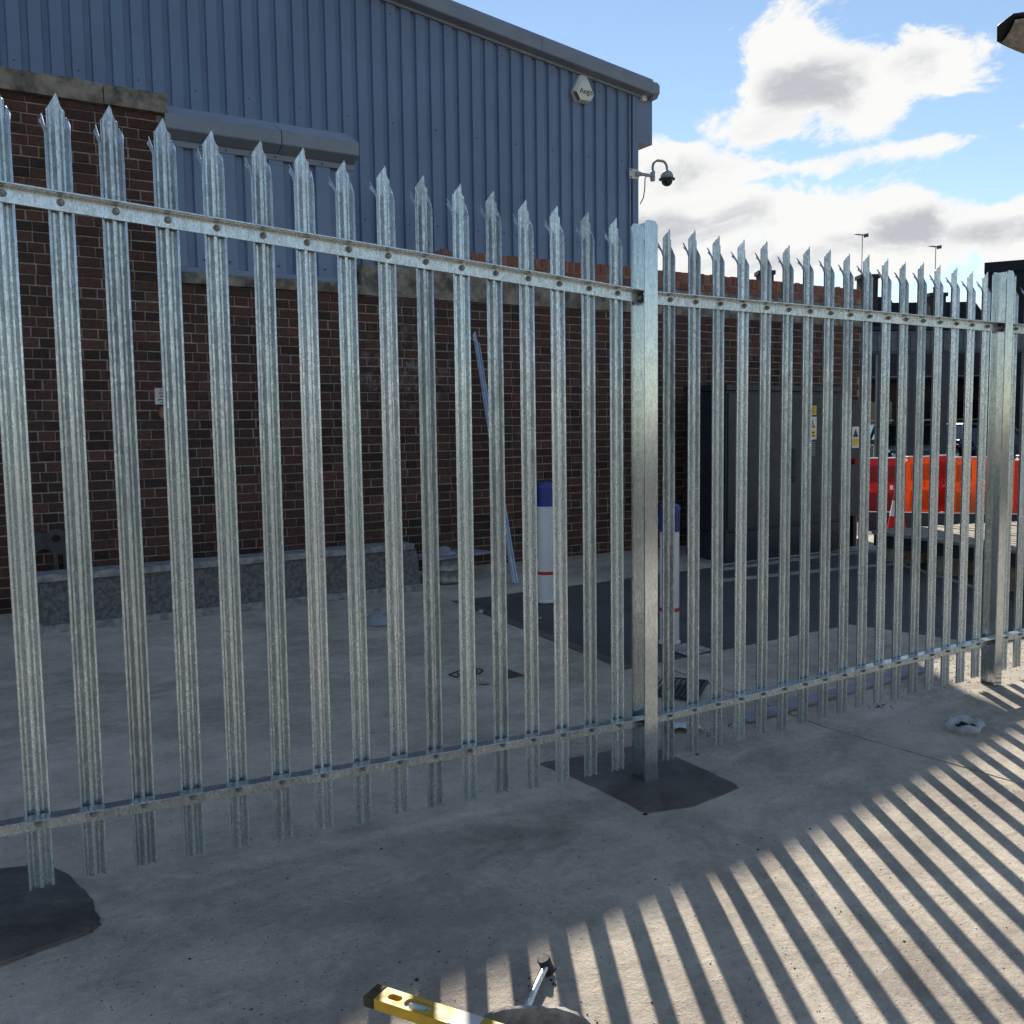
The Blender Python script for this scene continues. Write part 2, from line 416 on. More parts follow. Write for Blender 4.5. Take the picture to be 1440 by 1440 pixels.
def rock(bm, c, r, flat=0.6, seed=0):
    rr = random.Random(seed); s = bmesh.ops.create_icosphere(bm, subdivisions=1, radius=r)
    for v in s['verts']:
        k = rr.uniform(0.65, 1.25); v.co = Vector((v.co.x * k, v.co.y * k * rr.uniform(0.8, 1.1), v.co.z * flat * k)) + Vector(c)


# ------------------------------------------------------------------ ground


def gz(x, y):
    """height of the ground: it falls from the wall to the fence and rises a little along the left bay"""
    a = 0.064 * min(max(y, -9.0), 4.6)
    if x > 5.5: a += (min(a, 0.04) - a) * min(1, (x - 5.5) / 3.5)
    g = max(0.2, 1 + 0.6 * (y + 0.25)) if y < -0.25 else 1.0 if y < 0 else max(0.0, 1 - y / 3.6)
    return a + 0.0572 * min(max(0.0, -x), 6.0) * g


def sheet(bm, poly, dz, res=0.25):
    """drape a polygon on the ground, finely divided"""
    vs_ = [bm.verts.new((x, y, 0)) for x, y in poly]; bm.faces.new(vs_)
    xs = [p[0] for p in poly]; ys = [p[1] for p in poly]
    for ax, lo, hi in ((0, min(xs), max(xs)), (1, min(ys), max(ys))):
        c = math.floor(lo / res) * res + res
        while c < hi:
            n = Vector((1, 0, 0)) if ax == 0 else Vector((0, 1, 0))
            bmesh.ops.bisect_plane(bm, geom=bm.verts[:] + bm.edges[:] + bm.faces[:], plane_co=n * c, plane_no=n)
            c += res
    for v in bm.verts: v.co.z = gz(v.co.x, v.co.y) + dz
    return bm


bm = bmesh.new()
xs = [-3000, -300, -60, -20, -9, -6, -4.5, -3, -2, -1, 0, 1, 2, 3, 4, 5, 5.5, 6, 7, 8, 9, 12, 20, 60, 300, 3000]
ys = [-3000, -300, -60, -20, -9, -6, -4, -3, -2, -1, 0, 0.6, 1.2, 1.8, 2.4, 3, 3.6, 4.6, 6, 9, 20, 60, 300, 3000]
gv = [[bm.verts.new((x, y, gz(x, y) - 0.02)) for x in xs] for y in ys]
for j in range(len(ys) - 1):
    for i in range(len(xs) - 1): bm.faces.new((gv[j][i], gv[j][i + 1], gv[j + 1][i + 1], gv[j + 1][i]))
ground = tag(obj('ground', bm, 'soil'), 'bare ground under the yard', None, kind='structure')


def slab(poly, mt='concrete', dz=0.0, res=0.5, name='slab'):
    bm = bmesh.new(); sheet(bm, poly, dz, res)
    ret = bmesh.ops.extrude_face_region(bm, geom=bm.faces[:])
    for g in ret['geom']:
        if isinstance(g, bmesh.types.BMVert): g.co.z -= 0.03
    return obj(name, bm, mt, ground)


JX0, JX1 = 1.262, 1.442     # the joint drifts from the fence to the front right


def jx(y): return JX0 - 0.19 * min(y, 0.0) if y < 0.05 else JX0


# concrete in front of and beside the asphalt bay; joints are real gaps
slab([(-9, -9), (jx(-9) - 0.008, -9), (JX0 - 0.008, 0.0), (JX0 - 0.008, 1.0), (1.0, 1.0), (1.0, 2.2), (-9, 2.2)])
slab([(-9, 2.208), (1.0, 2.208), (1.0, 3.36), (1.0, 4.56), (-9, 4.56)])
slab([(jx(-9) + 0.008, -9), (14, -9), (14, -0.2), (3.62, 0.42), (3.22, 1.29), (1.27, 1.29), (JX0 + 0.008, 1.0), (JX0 + 0.008, 0.0)])
slab([(1.0, 1.006), (1.254, 1.006), (1.254, 1.29), (1.0, 1.29)])
slab([(1.008, 3.37), (14, 3.37), (14, 4.56), (1.008, 4.56)])
slab([(1.008, 1.30), (3.23, 1.30), (3.64, 0.43), (14, -0.19), (14, 3.36), (1.008, 3.36)], 'asphalt', -0.004, name='asphalt_bay')
slab([(1.008, 1.298), (1.10, 1.298), (1.10, 3.36), (1.008, 3.36)], 'damp_concrete', 0.001, name='asphalt_edge')
slab([(8, 4.57), (40, 4.57), (40, 30), (8, 30)], 'asphalt', -0.01, 4, name='asphalt_yard')
slab([(14.01, -9), (40, -9), (40, 4.56), (14.01, 4.56)], 'concrete', -0.01, 4)


def kerb_run(pts, w=0.055, h=0.012):
    for (x0, y0), (x1, y1) in zip(pts, pts[1:]):
        L = math.hypot(x1 - x0, y1 - y0); n = max(1, round(L / 0.9)); ux, uy = (x1 - x0) / L, (y1 - y0) / L
        for k in range(n):
            a, b = k * L / n + 0.004, (k + 1) * L / n - 0.004
            bm = bmesh.new()
            q = [(x0 + ux * a - uy * w / 2, y0 + uy * a + ux * w / 2), (x0 + ux * a + uy * w / 2, y0 + uy * a - ux * w / 2), (x0 + ux * b + uy * w / 2, y0 + uy * b - ux * w / 2), (x0 + ux * b - uy * w / 2, y0 + uy * b + ux * w / 2)]
            lo = [bm.verts.new((*p, gz(*p) - 0.03)) for p in q]; hi = [bm.verts.new((*p, gz(*p) + h)) for p in q]
            bm.faces.new(hi)
            for i in range(4): bm.faces.new((lo[i], lo[(i + 1) % 4], hi[(i + 1) % 4], hi[i]))
            obj('edging_kerb', bm, 'kerb', ground)


kerb_run([(3.5, 2.86), (5.75, 2.60), (5.25, 1.35)]); kerb_run([(3.9, 3.22), (6.3, 3.22)]); kerb_run([(5.75, 2.60), (7.2, 2.62)])

# damp concrete round the post feet, each slightly domed


def footing(name, pts, label, dome=0.006):
    bm = bmesh.new(); n = len(pts)
    cx = sum(p[0] for p in pts) / n; cy = sum(p[1] for p in pts) / n
    fine = []
    for i in range(n):
        p0, p1, p2, p3 = (Vector((*pts[(i + k) % n], 0)) for k in (-1, 0, 1, 2))
        for t in (0.06, .2, .35, .5, .65, .8, .94):
            q = p1.lerp(p2, t); k = 0.004
            fine.append((q.x + rnd.uniform(-k, k), q.y + rnd.uniform(-k, k)))
    rings = []
    for k, h in ((1.0, -0.006), (0.985, 0.002), (0.94, 0.004), (0.75, dome * .8), (0.4, dome), (0.12, dome * 1.1)):
        rings.append([bm.verts.new((cx + (x - cx) * k, cy + (y - cy) * k, gz(cx + (x - cx) * k, cy + (y - cy) * k) + h)) for x, y in fine])
    N = len(fine)
    for A, B in zip(rings, rings[1:]):
        for k in range(N): bm.faces.new((A[k], A[(k + 1) % N], B[(k + 1) % N], B[k]))
    bm.faces.new(rings[-1])
    return tag(obj(name, bm, 'damp_concrete', None, 40), label, 'footing', kind='thing')


footing('concrete_footing', [(-0.33, 0.375), (0.30, 0.33), (0.325, -0.285), (-0.02, -0.318), (-0.245, -0.275), (-0.275, 0.06)], 'dark damp concrete footing set around the foot of the middle fence post', 0.008)
footing('concrete_footing', [(-2.85, 0.36), (-2.52, 0.36), (-2.40, 0.33), (-2.335, 0.22), (-2.305, 0.02), (-2.31, -0.15), (-2.34, -0.185), (-2.40, -0.20), (-2.62, -0.25), (-2.95, -0.30), (-3.05, 0.05)], 'dark damp concrete footing with rounded end, under the last pales away from the building corner', 0.008)

# ------------------------------------------------------------------ palisade fence
PITCH_X, GAP, BEND = 0.153, 0.298, -0.0174
SLOPE_L = -0.0572
Z_TOP, Z_BOT = 2.1255, 0.272      # bolt heights at the middle post
fence = empty('palisade_fence', (0, 0, 0), 0, 'tall galvanised steel palisade fence with splayed three-point pales, I-section posts and angle rails', 'fence')

HALF = [(3.2, 0.2), (5.0, 1.0), (6.5, 3.5), (12.0, 15.0), (13.8, 17.2), (16.0, 18.0), (19.5, 18.0), (21.5, 17.2), (23.0, 15.0), (27.5, 3.5), (29.0, 1.0), (31.0, 0.2), (34.6, 0.0), (36.0, 1.6)]
PROF = [(-x, y) for x, y in HALF[::-1]] + [(0.0, 0.0)] + HALF
PH = 2.372


def pale_mesh(var=0):
    rr = random.Random(var); bm = bmesh.new(); P = [(x / 1000, y / 1000) for x, y in PROF]; n = len(P)
    ia, ib = 5, len(P) - 6
    zs = PH - 0.118
    rows = [0.0, 0.2, 0.9, 1.7, zs]
    g = [[bm.verts.new((x, y, z)) for x, y in P] for z in rows]
    for a, b in zip(g, g[1:]):
        for i in range(n - 1): bm.faces.new((a[i], a[i + 1], b[i + 1], b[i]))
    # centre point
    top = g[-1][ia:ib + 1]; pts = P[ia:ib + 1]
    def ztop(x): return PH - 0.042 * min(1, abs(x) / 0.022) ** 1.0
    prev = top
    for t in (0.5, 1.0):
        cur = []
        for (x, y) in pts:
            xx = x * (1 if t < 1 else 1)
            cur.append(bm.verts.new((xx, y, zs + (ztop(x) - zs) * t)))
        for i in range(len(pts) - 1): bm.faces.new((prev[i], prev[i + 1], cur[i + 1], cur[i]))
        prev = cur
    # outer points, bent outwards and away
    for side, idx in ((-1, list(range(0, ia + 1))), (1, list(range(ib, n)))):
        prev = [g[-1][i] for i in idx]; k = rr.uniform(0.85, 1.15)
        for t in (0.2, 0.4, 0.6, 0.8, 1.0):
            cur = []
            for i in idx:
                x, y = P[i]; e = (abs(x) - 0.022) / 0.014
                zt = PH - 0.047 - 0.030 * max(0, e) - 0.006 * max(0, 0.3 - e)
                off = 0.031 * k * t ** 1.3
                inset = 0.0022 if i in (ia, ib) else 0.0
                cur.append(bm.verts.new((x + side * (off * 0.27 + inset), y + off, zs + (zt - zs) * t)))
            for a in range(len(idx) - 1): bm.faces.new((prev[a], prev[a + 1], cur[a + 1], cur[a]))
            prev = cur
    bmesh.ops.recalc_face_normals(bm, faces=bm.faces)
    bmesh.ops.solidify(bm, geom=bm.faces[:], thickness=0.0028)
    bmesh.ops.recalc_face_normals(bm, faces=bm.faces)
    me = bpy.data.meshes.new('pale'); bm.to_mesh(me); bm.free()
    me.materials.append(MATS['galv'])
    me.polygons.foreach_set('use_smooth', [True] * len(me.polygons)); me.set_sharp_from_angle(angle=R(36))
    return me


PALES = [pale_mesh(i) for i in range(4)]


def bolt_mesh():
    bm = bmesh.new()
    def ring(y, r, n): return [bm.verts.new((r * math.cos(2 * math.pi * k / n), y, r * math.sin(2 * math.pi * k / n))) for k in range(n)]
    def disc(prof, n):
        rs = [ring(y, r, n) for y, r in prof]
        for A, B in zip(rs, rs[1:]):
            for k in range(n): bm.faces.new((A[k], A[(k + 1) % n], B[(k + 1) % n], B[k]))
        bm.faces.new(rs[-1])
    disc([(0, 0.0112), (-0.0025, 0.0112), (-0.003, 0.0107)], 12)       # washer
    disc([(-0.003, 0.0088), (-0.011, 0.0088), (-0.012, 0.0075)], 6)     # nut
    disc([(-0.011, 0.0048), (-0.017, 0.0048), (-0.0175, 0.004)], 8)     # thread end
    bmesh.ops.recalc_face_normals(bm, faces=bm.faces)
    me = bpy.data.meshes.new('bolt'); bm.to_mesh(me); bm.free(); me.materials.append(MATS['dull_steel'])
    return me


BOLT = bolt_mesh()


def bay_point(bay, s):
    """bay 0 left of the middle post (s<0), bay 1 and beyond right of it"""
    if bay == 0: return Vector((s, 0, SLOPE_L * s)), 0.0
    return Vector((s * math.cos(BEND), s * math.sin(BEND), -0.002 * s)), BEND


def rail(bay, s0, s1, zb, label=None):
    o = empty('rail_pivot'); bpy.data.objects.remove(o)
    bm = bmesh.new()
    sec = [(0.0065, 0.024), (0.0065, -0.026), (0.001, -0.026), (0.0, -0.025), (0.0, 0.014), (-0.003, 0.0175), (-0.042, 0.0185), (-0.0435, 0.0195), (-0.0435, 0.0225), (-0.042, 0.024)]
    A, B = [], []
    for s, L in ((s0, A), (s1, B)):
        p, yaw = bay_point(bay, s)
        for y, z in sec: L.append(bm.verts.new((p.x - math.sin(yaw) * y, p.y + math.cos(yaw) * y, p.z + zb + z)))
    bm.faces.new(A); bm.faces.new(B[::-1])
    for i in range(len(sec)):
        j = (i + 1) % len(sec); bm.faces.new((A[i], A[j], B[j], B[i]))
    return obj('rail', bm, 'galv', fence)


def add_bay(bay, svals, s0, s1):
    rails = [(rail(bay, s0, s1, z), z) for z in (Z_TOP, Z_BOT)]
    for k, s in enumerate(svals):
        p, yaw = bay_point(bay, s)
        q = bpy.data.objects.new('pale', rnd.choice(PALES)); COL.objects.link(q); q.parent = fence
        z0 = 0.062 + rnd.uniform(-.006, .006)
        q.location = (p.x - math.sin(yaw) * 0.0068, p.y + math.cos(yaw) * 0.0068, p.z + z0)
        q.rotation_euler = (rnd.uniform(-.0015, .0015), rnd.uniform(-.002, .002), yaw + rnd.uniform(-.02, .02))
        for ro, z in rails:
            b = bpy.data.objects.new('bolt', BOLT); COL.objects.link(b); b.parent = ro
            b.location = (p.x, p.y, p.z + z - 0.001); b.rotation_euler = (0, rnd.uniform(0, 1.0), yaw)


add_bay(0, [-(GAP / 2 + i * PITCH_X) for i in range(17)], -2.735, -0.008)
BAYL = GAP + 16 * PITCH_X
add_bay(1, [GAP / 2 + i * PITCH_X for i in range(17)], 0.008, BAYL - 0.008)
add_bay(2, [BAYL + GAP / 2 + i * PITCH_X for i in range(9)], BAYL + 0.008, BAYL + 1.6)


def post(s, bay, ztop):
    p, yaw = bay_point(bay, s); g = gz(p.x, p.y)
    T = Matrix.Translation((p.x, p.y, 0)) @ Matrix.Rotation(yaw, 4, 'Z')
    bm = bmesh.new()
    hw, fy, th = 0.0365, 0.045, 0.006
    def flange(y0, y1):
        c = 0.018
        pts = [(-hw, g - 0.3), (hw, g - 0.3), (hw, ztop - c), (hw - c * .8, ztop), (-hw + c * .8, ztop), (-hw, ztop - c)]
        prism(bm, pts, y0, y1, 'y')
    flange(-fy, -fy + th); flange(fy - th, fy)
    box(bm, -0.0025, 0.0025, -fy + th + .0002, fy - th - .0002, g - 0.3, ztop - 0.003)
    for v in bm.verts: v.co = T @ v.co
    o = obj('post', bm, 'galv_post', fence)
    for zb in (Z_TOP, Z_BOT):
        for sx in (-1, 1):
            bm = bmesh.new(); z = zb + p.z
            box(bm, min(sx * 0.005, sx * 0.052), max(sx * 0.005, sx * 0.052), -0.0062, -0.0006, z - 0.022, z + 0.013, 0.001)
            box(bm, min(sx * 0.003, sx * 0.0085), max(sx * 0.003, sx * 0.0085), -0.034, -0.0064, z - 0.022, z + 0.013, 0.001)
            for v in bm.verts: v.co = T @ v.co
            f = obj('fishplate', bm, 'dull_steel', o)
            b = bpy.data.objects.new('bolt', BOLT); COL.objects.link(b); b.parent = o
            b.location = T @ Vector((sx * 0.034, -0.0064, z - 0.004)); b.rotation_euler = (0, 0.3, yaw); b.scale = (1.15, 1.2, 1.15)
    return o


post(0.0, 1, 2.44); post(BAYL, 1, 2.44); post(-BAYL, 0, 2.60)

# ------------------------------------------------------------------ brick yard wall
WY = -0.0427
WD = 4.55          # distance of the brick face along the wall's normal
Z_BAND = 2.717
wall = empty('brick_wall', (0, 0, 0), WY, 'old dark red brick yard wall in English bond with concrete band and brick-on-edge top', 'wall')


def brick_mesh(L, H, seed, mt='brick', depth=0.02):
    rr = random.Random(seed); bm = bmesh.new(); c = 0.004
    j = lambda k=0.0018: rr.uniform(-k, k)
    fx = [(-L / 2, -H / 2), (L / 2, -H / 2), (L / 2, H / 2), (-L / 2, H / 2)]
    back = [bm.verts.new((x, depth, z)) for x, z in fx]
    mid = [bm.verts.new((x + j(.001), c, z + j(.001))) for x, z in fx]
    fr = [bm.verts.new((x - math.copysign(c + abs(j(.003)), x), 0, z - math.copysign(c * .8 + abs(j(.002)), z))) for x, z in fx]
    bm.faces.new(fr)
    for A, B in ((mid, fr), (back, mid)):
        for i in range(4): bm.faces.new((A[i], A[(i + 1) % 4], B[(i + 1) % 4], B[i]))
    bmesh.ops.recalc_face_normals(bm, faces=bm.faces)
    me = bpy.data.meshes.new('brick'); bm.to_mesh(me); bm.free(); me.materials.append(MATS[mt]); return me


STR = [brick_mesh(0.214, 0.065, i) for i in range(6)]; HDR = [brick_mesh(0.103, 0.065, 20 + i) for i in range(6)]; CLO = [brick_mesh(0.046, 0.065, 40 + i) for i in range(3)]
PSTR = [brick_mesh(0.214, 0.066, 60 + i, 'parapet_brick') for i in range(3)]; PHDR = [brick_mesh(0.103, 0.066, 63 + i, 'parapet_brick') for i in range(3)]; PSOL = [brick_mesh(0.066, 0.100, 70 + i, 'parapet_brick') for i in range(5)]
bricks = []   # (mesh, s, z, proud)
WALL_L, WALL_R = -3.2, 7.16


def course(s0, s1, z, header, sh=0.0):
    s = s0
    first = True
    while s < s1 - 0.02:
        if header:
            if first and sh: m_, L = CLO, 0.046
            else: m_, L = HDR, 0.103
        else: m_, L = STR, 0.214
        if s + L > s1: m_, L = (HDR, 0.103) if s + 0.103 <= s1 else (CLO, 0.046)
        if s + L > s1 + 0.005: break
        bricks.append((rnd.choice(m_), s + L / 2 + rnd.uniform(-.002, .002), z + rnd.uniform(-.0018, .0018), rnd.uniform(-.007, .002)))
        s += L + 0.0102; first = False


z = Z_BAND - 0.0375; k = 0
while z > 0.16:
    hd = k % 2 == 1
    course(WALL_L - (0.0 if not hd else 0.0) + (rnd.uniform(-.008, .008)), WALL_R, z, hd, 0.05 if hd else 0)
    z -= 0.075; k += 1
z = Z_BAND + 0.0375; k = 1
PIER_R = -0.93
while z < 3.97:                       # the taller length of wall at the near end
    course(WALL_L + rnd.uniform(-.008, .008), PIER_R, z, k % 3 == 0, 0.05 if k % 3 == 0 else 0); z += 0.075; k += 1
PAR_L, Z_PAR = 1.44, 2.990
s = PAR_L; k = 0
while s < WALL_R - 0.1:
    bricks.append((rnd.choice(PHDR), s + 0.0515, Z_PAR + 0.0385, rnd.uniform(-.006, .004))); s += 0.1132
s = PAR_L
while s < WALL_R - 0.05:
    bricks.append((rnd.choice(PSOL), s + 0.033, Z_PAR + 0.13 + rnd.uniform(-.006, .006), rnd.uniform(-.008, .006))); s += 0.0775
wdir = Vector((math.cos(WY), math.sin(WY), 0)); wnrm = Vector((-math.sin(WY), math.cos(WY), 0))


def show(b):
    p = wdir * b[1] + wnrm * WD + Vector((0, 0, b[2])); q = p - CAM; dd = q.dot(fwd)
    x = 720 + FPX * q.dot(right) / dd; y = 720 - FPX * q.dot(up) / dd
    inside = 4 < x < 1436 and 4 < y < 1436
    return (0 if inside else 1, dd / (b[0].dimx if hasattr(b[0], 'dimx') else 1))


bricks.sort(key=show)
for me, s, z, pr in bricks[:300]:
    o = bpy.data.objects.new('brick', me); COL.objects.link(o); o.parent = wall; o.location = (s, WD + pr, z)
vv, ff = [], []
for me, s, z, pr in bricks[300:]:
    n = len(vv)
    vv += [(v.co.x + s, v.co.y + WD + pr, v.co.z + z) for v in me.vertices]
    ff += [(tuple(n + i for i in p.vertices), me.materials[0].name) for p in me.polygons]
me = bpy.data.meshes.new('brickwork'); me.from_pydata(vv, [], [f for f, _ in ff])
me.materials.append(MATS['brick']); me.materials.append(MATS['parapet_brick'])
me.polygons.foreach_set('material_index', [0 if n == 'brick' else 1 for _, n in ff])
o = link('brickwork', me, None, wall); o['kind'] = 'stuff'

MF = WD + 0.007     # mortar face
bm = bmesh.new()
box(bm, WALL_L, WALL_R, MF, WD + 0.34, -0.3, Z_BAND - 0.001)
obj('wall_core', bm, 'mortar', wall)
newbox('wall_core', WALL_L, PIER_R, MF, WD + 0.34, Z_BAND + 0.001, 3.965, 'mortar', wall, 0)
newbox('wall_core', PAR_L, WALL_R, MF, WD + 0.22, Z_PAR + 0.001, Z_PAR + 0.176, 'mortar', wall, 0)


def rough_bar(name, s0, s1, d0, d1, z0, z1, mt, parent, step=0.3, jit=0.006):
    """weathered cast bar with uneven arrises"""
    bm = bmesh.new(); n = max(2, int((s1 - s0) / step)); rr = random.Random(int(abs(s0 * 97 + z0 * 31)))
    sec = [(d0, z0), (d1, z0), (d1, z1), (d0 + 0.012, z1), (d0, z1 - 0.012)]; rings = []
    for i in range(n + 1):
        x = s0 + (s1 - s0) * i / n
        rings.append([bm.verts.new((x, a + (rr.uniform(-jit, jit) if k in (0, 3, 4) else 0), b + (rr.uniform(-jit, jit) if k in (2, 3, 4) else 0))) for k, (a, b) in enumerate(sec)])
    for A, B in zip(rings, rings[1:]):
        for k in range(5): bm.faces.new((A[k], A[(k + 1) % 5], B[(k + 1) % 5], B[k]))
    bm.faces.new(rings[0][::-1]); bm.faces.new(rings[-1])
    return obj(name, bm, mt, parent)


for a, b in ((0.665, 1.95), (1.955, 3.3), (3.305, 4.7), (4.705, 6.0), (6.005, WALL_R)):
    rough_bar('concrete_band', a, b, WD - 0.012, WD + 0.30, Z_BAND + 0.004, Z_PAR - 0.003, 'old_concrete', wall, 0.22, 0.004)
rough_bar('concrete_sill', PIER_R + 0.005, 0.655, WD - 0.035, WD + 0.30, Z_BAND + 0.004, 2.806, 'old_concrete', wall, 0.2, 0.004)
for a, b in ((WALL_L, -2.05), (-2.045, -1.35), (-1.345, PIER_R + 0.03)):
    rough_bar('coping_stone', a, b, WD - 0.05, WD + 0.38, 3.972, 4.118, 'old_concrete', wall, 0.15, 0.007)

# ------------------------------------------------------------------ low clad annexe above the wall
annexe = empty('clad_annexe', (0, 0, 0), WY, 'low blue metal-clad annexe with angled eaves trim, rising behind the brick wall sill', 'building')


def ribbed(s0, s1, d, zlo, ztop, mt, parent, name='cladding_sheet', pitch=0.2, depth=0.036, trough=0.078, phase=0.0):
    """a profiled sheet: wide crowns, narrow troughs; ztop(s) gives the cut of the upper edge"""
    pts = []; k = math.floor((s0 - phase) / pitch) - 1
    sl_ = 0.009
    while True:
        t = phase + k * pitch
        for u, dd in ((t, 0), (t + sl_, depth), (t + trough - sl_, depth), (t + trough, 0)): pts.append((u, dd))
        k += 1
        if t > s1 + pitch: break
    def dep(s):
        for (a, da), (b, db) in zip(pts, pts[1:]):
            if a <= s <= b: return da + (db - da) * ((s - a) / (b - a) if b > a else 0)
        return 0
    ss = sorted({s0, s1} | {p[0] for p in pts if s0 < p[0] < s1})
    bm = bmesh.new(); lo, hi = [], []
    for s in ss:
        lo.append(bm.verts.new((s, d + dep(s), zlo))); hi.append(bm.verts.new((s, d + dep(s), ztop(s))))
    for i in range(len(ss) - 1): bm.faces.new((lo[i], lo[i + 1], hi[i + 1], hi[i]))
    me = bpy.data.meshes.new(name); bm.to_mesh(me); bm.free()
    return link(name, me, mt, parent)


AD = WD + 0.06
for a, b in ((PIER_R + 0.01, -0.14), (-0.14, 0.648)):
    ribbed(a, b, AD, 2.86, lambda s: 3.80, 'cladding', annexe, phase=0.03)
newbox('bottom_trim', PIER_R + 0.01, 0.648, AD - 0.014, AD + 0.05, 2.812, 2.858, 'cladding_trim', annexe, 0.003)
newbox('head_trim', PIER_R + 0.01, 0.648, AD - 0.010, AD + 0.03, 3.765, 3.812, 'grey_trim', annexe, 0.003)
newbox('core', PIER_R + 0.01, 0.646, AD + 0.04, AD + 2.9, 2.812, 3.95, 'cladding_trim', annexe, 0)
for a, b in ((PIER_R + 0.01, -0.02), (-0.012, 0.648)):
    bm = bmesh.new()
    prism(bm, [(4.76, 4.11), (4.50, 3.975), (4.495, 3.965), (4.495, 3.872), (4.50, 3.864), (4.615, 3.814), (4.76, 3.814)], a, b, 'x')
    obj('eaves_trim', bm, 'grey_trim', annexe)
bm = bmesh.new(); prism(bm, [(4.765, 4.115), (4.765, 4.09), (7.4, 4.55), (7.4, 4.58)], PIER_R + 0.01, 0.648, 'x'); obj('roof', bm, 'cladding_trim', annexe)

SCREW = None


def screws(parent, pts, d):
    bm = bmesh.new()
    for s, z in pts:
        c = [bm.verts.new((s + 0.009 * math.cos(a), d, z + 0.009 * math.sin(a))) for a in [i * math.pi / 3 for i in range(6)]]
        f = [bm.verts.new((s + 0.007 * math.cos(a), d - 0.008, z + 0.007 * math.sin(a))) for a in [i * math.pi / 3 for i in range(6)]]
        bm.faces.new(f)
        for i in range(6): bm.faces.new((c[i], c[(i + 1) % 6], f[(i + 1) % 6], f[i]))
    o = obj('screw_heads', bm, 'screw', parent); o['kind'] = 'stuff'


screws(annexe, [(0.03 + 0.2 * k + 0.13, 2.92) for k in range(-4, 3)] + [(0.03 + 0.2 * k + 0.13, 3.787) for k in range(-4, 3)], AD - 0.010)

# ------------------------------------------------------------------ big clad shed behind the wall
SD = 8.0
SHED_R, SHED_L = 6.535, -7.5
RS = 0.1228


def ztop(s): return 6.291 + (6.532 - s) * RS if s > -1.0 else 6.291 + 7.532 * RS + (s + 1.0) * RS


shed = empty('industrial_shed', (0, 0, 0), WY, 'large blue-grey ribbed metal-clad industrial shed with sloping roof verge behind the brick wall', 'building')
a = SHED_L; PH0 = 0.1
while a < SHED_R - 0.15:
    b = min(a + 1.0, SHED_R - 0.13)
    ribbed(a, b - 0.001, SD - (0.0015 if int(round(a)) % 2 else 0), 0.2, lambda s: ztop(s) + 0.02, 'cladding', shed, phase=PH0)
    a += 1.0
newbox('corner_trim', SHED_R - 0.105, SHED_R, SD - 0.012, SD + 0.1, 0.2, ztop(SHED_R) + 0.02, 'cladding', shed, 0.004)
newbox('shadow_gap', SHED_R - 0.131, SHED_R - 0.106, SD + 0.012, SD + 0.03, 0.2, ztop(SHED_R) + 0.02, 'dark_gap', shed, 0)
# verge trim: folded box following the slope, in lengths


def verge(s0, s1, nm='verge_trim'):
    bm = bmesh.new(); A, B = [], []
    sec = [(SD + 0.05, 0.0), (SD - 0.03, 0.0), (SD - 0.035, 0.03), (SD - 0.16, 0.045), (SD - 0.17, 0.055), (SD - 0.17, 0.20), (SD - 0.13, 0.262), (SD + 0.35, 0.28), (SD + 0.35, 0.0)]
    for s, L in ((s0, A), (s1, B)):
        for dd, zz in sec: L.append(bm.verts.new((s, dd, ztop(s) + zz)))
    bm.faces.new(A); bm.faces.new(B[::-1])
    for i in range(len(sec)): bm.faces.new((A[i], A[(i + 1) % len(sec)], B[(i + 1) % len(sec)], B[i]))
    return obj(nm, bm, 'grey_trim', shed)


for a, b in ((-7.6, -5.0), (-4.995, -1.0), (-0.995, 1.8), (1.805, 4.76), (4.765, 6.70)): verge(a, b)
bm = bmesh.new(); prism(bm, [(SD - 0.168, ztop(6.7) + 0.075), (SD - 0.11, ztop(6.7) + 0.01), (SD + 0.3, ztop(6.7) + 0.01), (SD + 0.3, ztop(6.7) + 0.25), (SD - 0.12, ztop(6.7) + 0.235), (SD - 0.168, ztop(6.7) + 0.18)], 6.70, 6.80, 'x'); obj('verge_end_cap', bm, 'grey_trim', shed)
bm = bmesh.new(); prism(bm, [(SD + 0.0, 5.66), (SD + 14, 5.66), (SD + 14, 6.33), (SD + 0.0, 6.33)], SHED_R + 0.002, SHED_R + 0.265, 'x'); obj('gutter_box', bm, 'cladding_trim', shed)
bm = bmesh.new(); tube(bm, [(6.61, SD - 0.06, 6.28), (6.61, SD + 0.1, 6.28)], 0.045, 12); obj('gutter_outlet', bm, 'plate_white', shed)
bm = bmesh.new(); box(bm, SHED_R - 0.06, SHED_R - 0.002, SD + 0.1, SD + 14, 0.2, 6.3); obj('side_wall', bm, 'cladding', shed)
bm = bmesh.new(); box(bm, SHED_L, SHED_L + 0.05, SD + 0.05, SD + 14, 0.2, 6.3); obj('side_wall', bm, 'cladding', shed)
bm = bmesh.new(); box(bm, SHED_L, SHED_R - 0.07, SD + 13.9, SD + 14, 0.2, 6.3); obj('rear_wall', bm, 'cladding', shed)
bm = bmesh.new(); zr = ztop(-1.0)
prism(bm, [(SHED_L, ztop(SHED_L) + .27), (-1.0, zr + .27), (6.7, ztop(6.7) + .27), (6.7, ztop(6.7) + .22), (-1.0, zr + .22), (SHED_L, ztop(SHED_L) + .22)], SD + 0.352, SD + 14, 'y'); obj('roof', bm, 'cladding_trim', shed)
sp = []
for k in range(-30, 33):
    s = PH0 + 0.2 * k + 0.13
    if SHED_L < s < SHED_R - 0.2:
        for zz in ((4.15, 5.35) if k % 3 == 0 else (4.15,)): sp.append((s + 0.0 * k, zz + rnd.uniform(-.01, .01)))
        if k % 4 == 0: sp.append((s, ztop(s) - 0.12))
screws(shed, sp, SD - 0.002)

# ------------------------------------------------------------------ things fixed to the buildings


def on_wall(s, dd, z):
    return wdir * s + wnrm * dd + Vector((0, 0, z))


